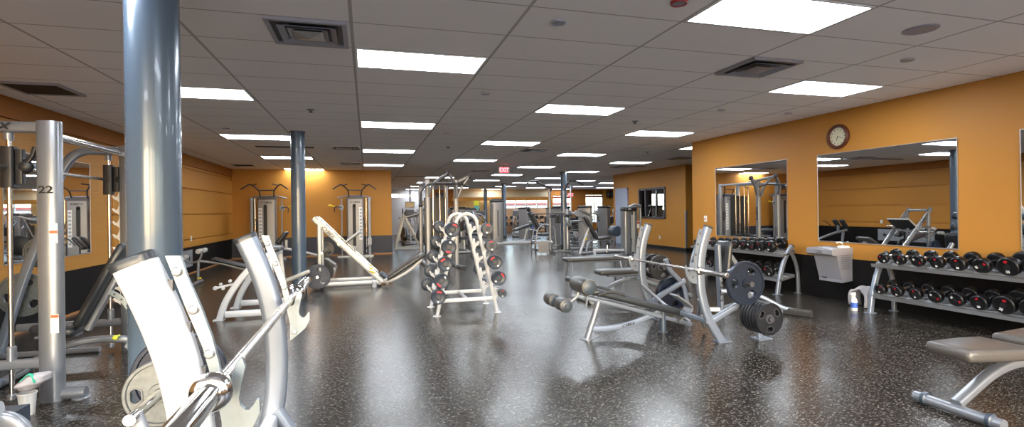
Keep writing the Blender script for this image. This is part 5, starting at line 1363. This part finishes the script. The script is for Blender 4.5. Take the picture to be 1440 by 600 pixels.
def mk_elliptical():
    t = T0('elliptical_trainer', 'elliptical')
    b = MB(); b.beam([(0, -.95, .06), (0, .85, .06)], .14, .08, (1, 0, 0), .02); t.part('base_rail', b, 'silver')
    for y in (-.92, .82):
        b = MB(); b.beam([(-.32, y, .04), (.32, y, .04)], .08, .06, (0, 1, 0), .02); t.part('foot_bar', b, 'silver')
    b = MB(); b.lathe([(.02, -.08), (.30, -.08), (.33, -.05), (.33, .05), (.30, .08), (.02, .08)], (0, -.52, .40), (1, 0, 0), 30); t.part('flywheel_cover', b, 'black')
    b = MB(); b.beam([(0, .55, .08), (0, .45, .80), (0, .50, 1.32)], .10, .09, (1, 0, 0), .02, bend=.2); t.part('mast', b, 'silver')
    for s in (-1, 1):
        b = MB(); b.beam([(s*.18, -.60, .40+s*.12), (s*.18, .30, .30), (s*.20, .48, .34)], .05, .05, (1, 0, 0), .012); pa = t.part('pedal_arm', b, 'silver')
        b = MB(); b.pad((s*.18, -.05, .37+s*.04), (.36, .15, .04), .015, (0, 0, pi/2)); t.part('footplate', b, 'rubber', parent=pa)
        b = MB(); b.tube([(s*.20, .48, .34), (s*.26, .42, .95), (s*.26, .22+s*.06, 1.20), (s*.25, .16+s*.08, 1.55)], .022, 12, bend=.12); t.part('swing_arm', b, 'silver')
        b = MB(); b.tube([(s*.255, .19+s*.07, 1.35), (s*.25, .15+s*.08, 1.58)], .028, 12); t.part('grip', b, 'rubber')
    b = MB(); b.pad((0, .46, 1.42), (.40, .09, .30), .035, (radians(-20), 0, 0)); cs = t.part('console', b, 'shroud')
    b = MB(); b.box((0, .41, 1.44), (.26, .006, .15), (radians(-20), 0, 0)); t.part('screen', b, 'screen', parent=cs, smooth=False)
    return t
def mk_bike():
    t = T0('exercise_bike', 'exercise bike')
    b = MB(); b.beam([(0, -.50, .06), (0, .50, .06)], .12, .07, (1, 0, 0), .02); t.part('base_rail', b, 'silver')
    for y in (-.50, .50):
        b = MB(); b.beam([(-.27, y, .035), (.27, y, .035)], .07, .06, (0, 1, 0), .02); t.part('foot_bar', b, 'rubber')
    b = MB(); b.lathe([(.02, -.06), (.22, -.06), (.25, -.03), (.25, .03), (.22, .06), (.02, .06)], (0, .22, .38), (1, 0, 0), 28); t.part('drive_cover', b, 'black')
    b = MB(); b.beam([(0, .05, .10), (0, -.18, .72), (0, -.22, .88)], .08, .07, (1, 0, 0), .02); t.part('seat_post', b, 'silver')
    b = MB(); b.pad((0, -.24, .93), (.30, .26, .09), .04, (0, 0, pi/2), taper=lambda u: .55 if u > .4 else 1); t.part('saddle', b, 'vinyl')
    b = MB(); b.beam([(0, .30, .30), (0, .42, .90), (0, .40, 1.12)], .09, .08, (1, 0, 0), .02); t.part('mast', b, 'silver')
    b = MB(); b.tube([(-.24, .10, 1.10), (-.24, .34, 1.16), (.24, .34, 1.16), (.24, .10, 1.10)], .018, 10, bend=.06); t.part('handlebar', b, 'rubber')
    b = MB(); b.pad((0, .42, 1.25), (.34, .08, .26), .03, (radians(-20), 0, 0)); cs = t.part('console', b, 'shroud')
    b = MB(); b.box((0, .375, 1.27), (.22, .006, .13), (radians(-20), 0, 0)); t.part('screen', b, 'screen', parent=cs, smooth=False)
    for s in (-1, 1):
        b = MB(); b.bar((s*.09, .22, .38), (s*.10, .22+s*.16, .38-s*.06), .03, .02); cr = t.part('crank', b, 'chrome')
        b = MB(); b.box((s*.16, .22+s*.16, .38-s*.06), (.11, .09, .025)); t.part('pedal', b, 'rubber', parent=cr, smooth=False)
    return t
# --- selectorised machine: stack tower at the back, seat in front (-Y side)
def mk_press():
    t = T0('weight_machine', 'exercise machine')
    b = MB(); b.sweep([(0, .55, .05), (0, .55, 1.50)], rrect(.50, .30, .05, 4), side=(1, 0, 0)); sh = t.part('weight_shroud', b, 'shroud', ang=50)
    b = MB(); b.sweep([(0, .396, .30), (0, .396, 1.30)], rrect(.10, .01), side=(1, 0, 0)); t.part('stack_slot', b, 'mark', parent=sh)
    b = MB(); b.pad((0, .55, 1.53), (.54, .34, .10), .04); t.part('top_cap', b, 'black', parent=sh)
    b = MB(); b.beam([(0, .45, .08), (0, -.65, .08)], .09, .08, (1, 0, 0), .02); b.beam([(-.35, -.62, .05), (.35, -.62, .05)], .08, .07, (0, 1, 0), .02); t.part('base_frame', b, 'silver')
    b = MB(); b.beam([(0, -.25, .08), (0, -.22, .46)], .08, .08, (1, 0, 0), .02); t.part('seat_post', b, 'silver')
    b = MB(); b.pad((0, -.25, .50), (.40, .38, .09), .035, (0, 0, pi/2)); t.part('seat', b, 'vinyl')
    b = MB(); b.pad((0, .02, .90), (.34, .68, .09), .035, Matrix.Rotation(pi/2, 3, 'Z') @ Matrix.Rotation(radians(-78), 3, 'Y') @ Matrix.Rotation(pi/2, 3, 'X')); t.part('backrest', b, 'vinyl')
    b = MB(); b.beam([(0, .10, .45), (0, .15, 1.35), (0, .40, 1.42)], .07, .07, (1, 0, 0), .015, bend=.1); t.part('back_post', b, 'silver')
    for s in (-1, 1):
        b = MB(); b.beam([(s*.12, .18, 1.30), (s*.42, .10, 1.25), (s*.44, -.22, 1.02)], .055, .05, (0, 0, 1), .014, bend=.12); pa = t.part('press_arm', b, 'silver')
        b = MB(); b.cyl((s*.44, -.18, 1.05), (s*.44, -.36, .96), .022, 12); t.part('grip', b, 'rubber', parent=pa)
        b = MB(); b.cyl((s*.06, .50, .10), (s*.06, .50, 1.45), .012, 8); t.part('guide_rod', b, 'chrome')
    return t
# --- leg curl / extension: low bench with stack tower at the side
def mk_legcurl():
    t = T0('leg_curl_machine', 'exercise machine')
    b = MB(); b.sweep([(-.75, 0, .05), (-.75, 0, 1.78)], rrect(.50, .34, .05, 4), side=(1, 0, 0)); sh = t.part('weight_shroud', b, 'shroud', ang=50)
    b = MB(); b.pad((-.75, 0, 1.84), (.54, .36, .16), .06); t.part('top_cap', b, 'black', parent=sh)
    b = MB(); b.sweep([(-.73, -.175, .35), (-.73, -.175, 1.45)], rrect(.05, .008), side=(1, 0, 0)); t.part('stack_slot', b, 'dark_frame', parent=sh)
    for dx in (-.95, -.55):
        b = MB(); b.cyl((dx, -.19, .05), (dx, -.19, 1.72), .022, 10); t.part('side_tube', b, 'silver')
    b = MB(); b.beam([(-1.0, -.25, .05), (1.2, -.25, .05)], .08, .09, (0, 1, 0), .02); b.beam([(-1.0, .30, .05), (1.2, .30, .05)], .08, .09, (0, 1, 0), .02); b.beam([(1.2, -.25, .05), (1.2, .30, .05)], .08, .09, (0, 0, 1), .02); b.beam([(-1.0, -.25, .05), (-1.0, .30, .05)], .08, .09, (0, 0, 1), .02); t.part('base_frame', b, 'white')
    b = MB(); b.beam([(.45, 0, .05), (.60, 0, .62)], .08, .07, (0, 1, 0), .02); b.beam([(.45, -.25, .05), (.45, .30, .05)], .06, .06, (0, 0, 1), .01); t.part('bench_post', b, 'white')
    b = MB(); b.pad((.40, 0, .70), (.85, .45, .10), .04, (0, radians(-18), 0)); t.part('bench_pad', b, 'vinyl')
    b = MB(); b.pad((1.05, 0, .78), (.70, .40, .10), .04, (0, radians(25), 0)); t.part('leg_pad', b, 'plastic_beige')
    b = MB(); b.beam([(.62, -.2, .62), (1.0, -.2, .55), (1.18, -.2, .78)], .05, .05, (0, 1, 0), .012); ar = t.part('lever_arm', b, 'white')
    b = MB(); b.cyl((1.20, -.30, .80), (1.20, .25, .80), .06, 16); t.part('roller', b, 'vinyl', parent=ar)
    return t
used = {}
def place(kind, mk, x, y, rz, label, group=None):
    if kind not in used:
        q = mk(); used[kind] = q; e = q.e; index_kids()
    else: e = copy_tree(used[kind].e)
    e.location = (x, y, 0); e.rotation_euler = (0, 0, rz); e['label'] = label
    if group: e['group'] = group
    return e
place('lc', mk_legcurl, 6.05, 21.0, 0, 'grey leg curl machine with tall weight tower right of the A-frame rack')
g = 'cardio machines in the far hall'
for k, (x, y, rz) in enumerate([(1.75, 23.6, .2), (2.75, 24.2, .2), (3.75, 24.6, .2)]):
    place('el', mk_elliptical, x, y, rz+pi, 'elliptical trainer in the left corner of the far hall, %s from the orange wall end' % ['nearest', 'second', 'third'][k], g)
for k, (x, y) in enumerate([(2.2, 27.4), (3.4, 27.4), (4.6, 27.4), (5.8, 27.6)]):
    place('tm', mk_treadmill, x, y, pi, 'treadmill in the row under the far clerestory window, %s from the left' % ['first', 'second', 'third', 'fourth'][k], g)
for k, (x, y) in enumerate([(3.1, 30.3), (4.1, 30.5), (5.2, 30.3), (6.4, 30.4)]):
    place('el2', mk_elliptical, x, y, 0, 'elliptical trainer standing along the far wall, %s from the left' % ['first', 'second', 'third', 'fourth'][k], g)
for k, (x, y) in enumerate([(8.5, 28.8), (9.5, 29.2), (10.6, 28.6)]):
    place('bk', mk_bike, x, y, pi*.9, 'exercise bike in front of the peach far wall, %s from the left' % ['first', 'second', 'third'][k], g)
for k, (x, y) in enumerate([(12.1, 26.4), (13.2, 26.2), (14.3, 26.4), (15.3, 26.0)]):
    place('tm', mk_treadmill, x, y, .1, 'treadmill in front of the far shop windows, %s from the left' % ['first', 'second', 'third', 'fourth'][k], g)
for k, (x, y) in enumerate([(10.4, 23.2), (11.5, 23.4), (12.4, 22.6)]):
    place('bk', mk_bike, x, y, .5, 'exercise bike beyond the alcove corner, %s from the left' % ['first', 'second', 'third'][k], g)
g = 'selectorised weight machines'
for k, (x, y, rz, lb) in enumerate([
        (4.0, 20.3, .3, 'grey seated press machine behind the left side of the A-frame rack'),
        (4.9, 23.6, .2, 'grey seated press machine left of the leg curl tower, further back'),
        (7.9, 19.2, 1.9, 'seated press machine just behind the silver cable post'),
        (8.9, 21.2, 1.9, 'seated press machine two rows behind the silver cable post'),
        (9.9, 25.4, 1.6, 'seated press machine in the middle of the far right hall'),
        (7.6, 23.6, 2.4, 'seated press machine behind the leg curl bench'),
        (3.2, 17.6, .1, 'seated press machine between the lat pulldown station and the A-framed machine')]):
    place('pr', mk_press, x, y, rz, lb, g)

place('pr', mk_press, 8.25, 18.3, 2.6, 'seated press machine close behind the silver cable post, nearest the alcove wall', 'selectorised weight machines')
place('pr', mk_press, 10.7, 21.2, 2.2, 'seated press machine just beyond the alcove wall corner', 'selectorised weight machines')
place('el', mk_elliptical, 3.0, 22.0, pi+.2, 'elliptical trainer nearest the A-framed machine', 'cardio machines in the far hall')
place('el', mk_elliptical, 9.3, 22.9, 1.2, 'elliptical trainer in the middle of the right hall, before the bikes', 'cardio machines in the far hall')
place('tm', mk_treadmill, 8.1, 27.0, 2.9, 'treadmill in the middle of the hall behind the leg curl bench', 'cardio machines in the far hall')
place('pr', mk_press, 13.4, 21.6, 2.6, 'seated press machine seen left through the alcove interior window', 'selectorised weight machines')
place('pr', mk_press, 14.9, 22.6, 2.6, 'seated press machine seen right through the alcove interior window', 'selectorised weight machines')
t = Thing('wall_speaker', 'black loudspeaker high on the orange pillar right of the far shop windows', 'speaker', (16.7, YFAR-.8, 2.45))
b = MB(); b.pad((16.7, YFAR-.8, 2.5), (.6, .35, .42), .03); t.part('case', b, 'black'); b = MB(); b.lathe([(.14, 0), (.14, .01), (.02, .02)], (16.7, YFAR-.975, 2.5), (0, -1, 0), 20); t.part('cone', b, 'dark_frame')
# --- A-shaped plate loaded frame just past the orange wall end
t = Thing('incline_press_machine', 'silver A-framed machine with tilted top beam past the end of the orange wall', 'exercise machine', (1.7, 19.6, 0))
for y in (19.3, 20.1):
    b = MB(); b.beam([(.98, y, .06), (2.3, y, .06), (2.48, y, .03)], .06, .07, (0, 1, 0), .015); t.part('base_rail', b, 'silver')
    b = MB(); b.beam([(1.02, y, .08), (1.34, y, 1.25)], .06, .07, (0, 1, 0), .015); t.part('rear_leg', b, 'silver')
    b = MB(); b.beam([(1.95, y, .08), (1.34, y, 1.30)], .06, .08, (0, 1, 0), .015); t.part('front_leg', b, 'silver')
    b = MB(); b.beam([(1.45, y, 1.10), (1.75, y, .80), (1.98, y, 1.38)], .05, .05, (0, 1, 0), .012); t.part('link_arm', b, 'grey')
    b = MB(); b.beam([(1.20, y, 1.18), (2.15, y, 1.44)], .06, .06, (0, 1, 0), .012); t.part('top_beam', b, 'silver')
b = MB(); b.beam([(1.20, 19.3, 1.2), (1.20, 20.1, 1.2)], .05, .05, (0, 0, 1)); b.beam([(2.12, 19.3, 1.43), (2.12, 20.1, 1.43)], .05, .05, (0, 0, 1)); t.part('cross_beam', b, 'silver')
b = MB(); b.lathe([(.03, -.04), (.27, -.04), (.30, -.02), (.30, .02), (.27, .04), (.03, .04)], (2.05, 19.2, .55), (0, 1, 0), 28); t.part('flywheel', b, 'black')
b = MB(); b.pad((1.7, 19.7, 1.30), (.6, .4, .08), .03, (0, radians(-15), 0)); t.part('pad', b, 'vinyl')

# --- chin / dip station in front of the third column
t = Thing('chin_dip_station', 'tall chin-up and dip station in front of the third slate blue column', 'exercise machine', (6.1, 16.1, 0))
for s, x in ((-1, 5.92), (1, 6.42)):
    b = MB(); b.sweep([(x, 16.1, .03), (x, 16.1, 2.10)], rrect(.07, .07, .015), side=(1, 0, 0)); t.part('post', b, 'silver')
    b = MB(); b.tube([(x, 16.1, 2.08), (x-.02*s, 15.95, 2.14), (x+s*.28-.25, 15.75, 2.32), (x+s*.34-.27, 15.7, 2.38)], .03, 12, bend=.08); t.part('top_arm', b, 'dark_frame')
    b = MB(); b.tube([(x+s*.28-.25, 15.7, 2.38), (x+s*.55-.25, 15.65, 2.37), (x+s*.78-.27, 15.6, 2.24)], .022, 10, bend=.06); t.part('grip', b, 'rubber')
    b = MB(); b.beam([(x, 16.1, .04), (x, 15.5, .04)], .07, .06, (1, 0, 0)); t.part('base_foot', b, 'silver')
    b = MB(); b.tube([(x, 16.1, 1.20), (x, 15.65, 1.20)], .028, 12); b.pad((x, 15.75, 1.25), (.36, .12, .06), .02, (0, 0, pi/2)); t.part('dip_arm', b, 'vinyl')
b = MB(); b.beam([(5.92, 16.1, .05), (6.42, 16.1, .05)], .06, .06, (0, 1, 0)); b.beam([(5.92, 16.1, 1.35), (6.42, 16.1, 1.35)], .06, .06, (0, 1, 0)); t.part('cross_beam', b, 'silver')
b = MB(); b.pad((6.17, 16.02, 1.12), (.28, .46, .07), .03, Matrix.Rotation(pi/2, 3, 'Z') @ Matrix.Rotation(-pi/2, 3, 'Y') @ Matrix.Rotation(pi/2, 3, 'X')); t.part('back_pad', b, 'vinyl')
b = MB(); b.cyl((5.2, 16.05, 1.30), (6.42, 16.05, 1.30), .02, 10); t.part('side_bar', b, 'dark_frame')
t = Thing('step_stool', 'low chrome step stool in front of the chin-up station', 'step', (5.45, 15.7, 0))
for x in (5.20, 5.75):
    b = MB(); b.tube([(x, 15.5, 0), (x, 15.5, .42), (x, 15.95, .42), (x, 15.95, 0)], .02, 10, bend=.06); t.part('leg', b, 'chrome')
b = MB(); b.box((5.475, 15.72, .40), (.54, .40, .04)); t.part('tread', b, 'plastic_grey', smooth=False)
b = MB(); b.box((5.475, 15.55, .22), (.36, .03, .34)); t.part('riser', b, 'stainless', smooth=False)
t = Thing('abdominal_machine', 'black padded abdominal machine left of the chin-up station', 'exercise machine', (5.95, 17.3, 0))
b = MB(); b.pad((5.75, 17.3, 1.05), (.75, .42, .12), .05, (0, radians(62), 0)); t.part('backrest', b, 'vinyl', ang=60)
b = MB(); b.pad((6.15, 17.3, .55), (.45, .42, .10), .04); t.part('seat', b, 'vinyl', ang=60)
b = MB(); b.tube([(5.70, 17.1, .05), (5.80, 17.1, .75), (6.05, 17.1, .95), (6.45, 17.1, .80), (6.50, 17.1, .05)], .03, 12, bend=.15); b.tube([(5.70, 17.5, .05), (5.80, 17.5, .75), (6.05, 17.5, .95), (6.45, 17.5, .80), (6.50, 17.5, .05)], .03, 12, bend=.15); t.part('side_frame', b, 'silver')
b = MB(); b.beam([(5.70, 17.3, .04), (6.50, 17.3, .04)], .45, .05, (0, 1, 0), .01); t.part('base', b, 'silver')
b = MB(); b.ball((5.55, 17.3, 1.45), .09, 14, (.8, 1.6, 1)); t.part('head_pad', b, 'vinyl')

# --- silver cable post with pulley and arms
t = Thing('cable_post_machine', 'machine with a thick round silver post to the right of the chin-up station', 'exercise machine', (6.9, 16.9, 0))
b = MB(); b.lathe([(.10, .02), (.10, 1.40), (.085, 1.45), (.03, 1.46)], (6.86, 16.9, 0), n=28); po = t.part('post', b, 'silver')
b = MB(); b.lathe([(.125, .88), (.125, 1.02)], (6.86, 16.9, 0), n=28); b.box((6.86, 16.76, .92), (.16, .12, .14)); t.part('pulley_collar', b, 'zinc', parent=po)
b = MB(); b.ball((6.86, 16.70, .78), .05, 12, (1, 1, 1.5)); t.part('clip', b, 'black', parent=po)
b = MB(); b.beam([(6.9, 16.9, 1.0), (7.5, 16.9, 1.02), (7.75, 16.9, .85)], .08, .08, (0, 1, 0), .02, bend=.1); t.part('swing_arm', b, 'silver')
for k, (x, z) in enumerate(((7.15, .55), (7.35, .30), (7.2, 1.30))):
    b = MB(); b.lathe([(.04, -.04), (.11, -.035), (.11, .035), (.04, .04)], (x, 16.8, z), (0, 1, 0), 20); t.part('pulley', b, 'grey')
b = MB(); b.beam([(6.86, 16.9, .04), (7.8, 16.9, .04)], .12, .06, (0, 1, 0), .01); b.beam([(7.8, 16.5, .04), (7.8, 17.4, .04)], .08, .06, (0, 0, 1), .01); t.part('base', b, 'silver')
b = MB(); b.beam([(7.8, 16.9, .06), (7.8, 16.9, 1.2), (7.3, 16.9, 1.42)], .08, .08, (0, 1, 0), .02, bend=.1); t.part('rear_post', b, 'silver')

# --- seated machine with inclined black back pad
t = Thing('incline_seat_machine', 'machine with a tall slanted black backrest and round roller behind the flat bench', 'exercise machine', (7.1, 15.0, 0))
u = Vector((-.50, 0, .86)).normalized(); p = Vector((7.06, 15.0, .52))
b = MB(); b.pad(p+u*.38, (.85, .30, .10), .04, Matrix.Rotation(atan2(u.z, -u.x), 3, 'Y')); t.part('backrest', b, 'vinyl', ang=60)
b = MB(); b.beam([p+Vector((-.09, 0, -.06)), p+u*.80+Vector((-.09, 0, 0))], .06, .05, (0, 1, 0), .01); t.part('back_frame', b, 'silver')
b = MB(); b.pad((7.32, 15.0, .50), (.44, .32, .09), .035, (0, radians(-8), 0)); t.part('seat', b, 'vinyl_grey', ang=60)
b = MB(); b.beam([(6.50, 15.0, .02), (6.84, 15.0, .88)], .07, .06, (0, 1, 0), .014); t.part('rear_leg', b, 'white')
b = MB(); b.ball((6.70, 14.94, .48), .03, 10); t.part('adjust_knob', b, 'yellow')
b = MB(); b.tube([(6.72, 15.0, .04), (6.78, 15.0, .36), (7.05, 15.0, .47), (7.55, 15.0, .44), (7.68, 15.0, .04)], .035, 14, bend=.14); t.part('main_frame', b, 'bluewhite')
b = MB(); b.beam([(6.55, 15.0, .04), (8.0, 15.0, .04)], .18, .07, (0, 1, 0), .015); t.part('base', b, 'silver')
b = MB(); b.lathe([(.05, -.17), (.15, -.17), (.17, -.15), (.17, .15), (.15, .17), (.05, .17)], (7.75, 15.0, .72), (0, 1, 0), 26); t.part('roller', b, 'vinyl_side')
b = MB(); b.beam([(7.68, 15.0, .05), (7.75, 15.0, .70)], .06, .06, (0, 1, 0), .014); t.part('roller_post', b, 'silver')
b = MB(); b.beam([(7.2, 15.0, .42), (7.28, 15.0, .06)], .05, .05, (0, 1, 0)); b.tube([(7.35, 14.8, .05), (7.38, 14.8, .30), (7.50, 14.8, .30), (7.52, 14.8, .05)], .02, 8, bend=.04); t.part('front_strut', b, 'chrome')

# --- selectorised tower behind the far upright of the decline bench
t = Thing('selector_tower', 'silver weight-stack machine with black cap in front of the pale blue alcove door', 'exercise machine', (7.75, 13.7, 0))
b = MB(); b.sweep([(7.45, 13.7, .02), (7.45, 13.7, 1.36)], rrect(.24, .30, .04), side=(1, 0, 0)); sh = t.part('left_shroud', b, 'silver', ang=50)
b = MB(); b.sweep([(7.68, 13.7, .02), (7.68, 13.7, 1.34)], rrect(.12, .28, .03), side=(1, 0, 0)); t.part('right_shroud', b, 'silver', ang=50)
b = MB(); b.sweep([(7.56, 13.56, .15), (7.56, 13.56, 1.25)], rrect(.10, .02), side=(1, 0, 0)); t.part('stack_slot', b, 'plastic_grey')
b = MB(); b.pad((7.52, 13.68, 1.42), (.42, .34, .14), .05); t.part('top_cap', b, 'black')
b = MB(); b.bb(7.42, 7.52, 13.505, 13.512, 1.40, 1.45); t.part('cap_label', b, 'plastic_grey', smooth=False)
b = MB(); b.beam([(7.60, 13.85, 1.46), (7.85, 13.9, 1.54), (8.05, 13.9, 1.50)], .10, .10, (0, 1, 0), .03); t.part('top_arm', b, 'shroud')
b = MB(); b.cyl((7.90, 13.9, .05), (7.90, 13.9, 1.50), .045, 16); t.part('column_tube', b, 'silver')
b = MB(); b.cyl((8.05, 13.9, .05), (8.05, 13.9, 1.50), .035, 16); t.part('column_tube', b, 'silver')
b = MB(); b.tube([(8.02, 13.8, 1.15), (8.24, 13.75, 1.18), (8.30, 13.72, 1.40), (8.28, 13.7, 1.48)], .02, 10, bend=.05); t.part('handle', b, 'chrome')
b = MB(); b.ball((8.28, 13.7, 1.50), .05, 12, (1.6, 1, .8)); t.part('grip', b, 'rubber')
b = MB(); b.bb(7.76, 7.84, 13.6, 13.66, .85, 1.05); b.cur = 1; b.bb(7.765, 7.835, 13.594, 13.6, .98, 1.04); t.part('placard', b, ['sticker', 'dark_red'], smooth=False)
b = MB(); b.tube([(7.56, 13.54, .55), (7.52, 13.50, .50), (7.50, 13.50, .42), (7.56, 13.54, .38)], .008, 8, bend=.02); t.part('pin_cord', b, 'cable')
b = MB(); b.beam([(6.2, 13.7, .05), (8.1, 13.7, .05)], .30, .08, (0, 1, 0), .015); t.part('base', b, 'silver')
b = MB(); b.beam([(6.35, 13.65, .24), (7.4, 13.65, .20)], .08, .06, (0, 1, 0), .015); b.beam([(6.4, 13.65, .06), (6.38, 13.65, .24)], .06, .06, (0, 1, 0)); t.part('low_rail', b, 'white')

# --- small things of the far hall
t = Thing('exercise_ball', 'blue exercise ball on the floor below the far peach wall', 'ball', (10.4, 31.2, 0))
b = MB(); b.ball((10.4, 31.2, .33), .33, 24); t.part('ball', b, 'blue'); b = MB(); b.lathe([(.02, 0), (.02, .01), (.001, .012)], (10.4, 30.87, .33), (0, -1, 0), 10); t.part('valve', b, 'black')
t = Thing('dumbbell_rack', 'dark far dumbbell rack along the peach wall below the window strip', 'dumbbell rack', (9.8, 32.4, 0))
for z in (.45, .85):
    b = MB(); b.bb(8.6, 11.6, 32.2, 32.6, z, z+.04); t.part('shelf', b, 'dark_frame', smooth=False)
for x in (8.6, 10.1, 11.6):
    b = MB(); b.bb(x-.03, x+.03, 32.2, 32.6, 0, 1.0); t.part('leg', b, 'dark_frame', smooth=False)
n = 0
for z in (.49, .89):
    for k in range(7):
        b = MB(); x = 8.8+k*.42
        b.cyl((x, 32.22, z+.09), (x, 32.34, z+.09), .09, 14); b.cyl((x, 32.34, z+.09), (x, 32.46, z+.09), .02, 8); b.cyl((x, 32.46, z+.09), (x, 32.58, z+.09), .09, 14)
        solo('dumbbell', b, 'dumb', 'dark dumbbell on the %s shelf below the peach wall, %s from the left' % ('lower' if z < .6 else 'upper', ordn[k]), 'dumbbell', (x, 32.4, z), group='dumbbells on the distant rack')
for k, (x, z, c) in enumerate(((6.72, 1.95, 'lime'), (6.74, 1.62, 'teal'))):
    b = MB(); b.bb(x-.16, x+.16, 31.78, 31.80, z-.16, z+.14)
    b.bb(x-.02, x+.02, 31.79, 31.81, 0 if k else z+.1, z-.1 if k else z+.12)
    solo('notice_card', b, c, 'small %s notice on a stand in the far hall' % ('lime green' if k == 0 else 'teal'), 'sign', (x, 31.8, 0), smooth=False)
# wall screen next to the far clerestory window and hanging screens
for k, (x, y, z) in enumerate(((2.0, 25.0, 1.78), (3.6, 28.0, 1.86), (3.05, 28.4, 1.9))):
    t = Thing('television', '%s dark screen on a bracket over the left cardio machines' % ['leftmost', 'rightmost', 'middle'][k], 'television', (x, y, z))
    b = MB(); b.bb(x-.22, x+.22, y-.04, y+.02, z-.14, z+.14); t.part('case', b, 'black', smooth=False)
    b = MB(); b.bb(x-.20, x+.20, y-.045, y-.04, z-.12, z+.12); t.part('screen', b, 'screen', smooth=False)
    b = MB(); b.cyl((x, y, z+.14), (x, y, CEIL), .015, 8); t.part('bracket', b, 'grey')
# ---------------------------------------------------------------- daylight and camera
w = bpy.data.worlds.new('World'); scene.world = w; w.use_nodes = True
nt = w.node_tree; bg = nt.nodes['Background']
sky = nt.nodes.new('ShaderNodeTexSky'); sky.sky_type = 'NISHITA'; sky.sun_disc = False
sky.sun_elevation = radians(24); sky.sun_rotation = radians(190); sky.air_density = 1.0; sky.dust_density = 1.5
nt.links.new(sky.outputs[0], bg.inputs['Color']); bg.inputs['Strength'].default_value = 1.35
for k, (x0, x1) in enumerate(FW):
    l = bpy.data.lights.new('window_portal', 'AREA'); l.shape = 'RECTANGLE'; l.size = x1-x0; l.size_y = 2.0; l.cycles.is_portal = True
    o = bpy.data.objects.new('window_portal', l); COL.objects.link(o); o.location = ((x0+x1)/2, YFRONT-.22, 1.5); o.rotation_euler = (radians(90), 0, 0)
sl = bpy.data.lights.new('sun', 'SUN'); sl.energy = 1.3; sl.angle = radians(1.0); sl.color = (1., .97, .95)
so = bpy.data.objects.new('sun', sl); COL.objects.link(so)
d = Vector((.04, 1, -.285)).normalized()
so.rotation_euler = d.to_track_quat('-Z', 'Y').to_euler()

cd = bpy.data.cameras.new('camera'); cam = bpy.data.objects.new('camera', cd); COL.objects.link(cam)
F_PX, CY, YAW, ROLL = 715.7, 296.3, .2779, .0135
cd.sensor_fit = 'HORIZONTAL'; cd.sensor_width = 36; cd.lens = 36*F_PX/1440; cd.shift_x = 0; cd.shift_y = (CY-300)/1440
cd.clip_start = .05; cd.clip_end = 200
c_, s_ = cos(YAW), sin(YAW)
R0 = Vector((c_, -s_, 0)); F0 = Vector((s_, c_, 0)); U0 = Vector((0, 0, 1))
Rv = cos(ROLL)*R0-sin(ROLL)*U0; Uv = sin(ROLL)*R0+cos(ROLL)*U0
mw = Matrix((Rv, Uv, -F0)).transposed().to_4x4(); mw.translation = (0, 0, H_CAM)
cam.matrix_world = mw
scene.camera = cam
vs = scene.view_settings; vs.view_transform = 'Standard'; vs.look = 'None'; vs.gamma = 1; vs.use_curve_mapping = False
vs.exposure = 0.15
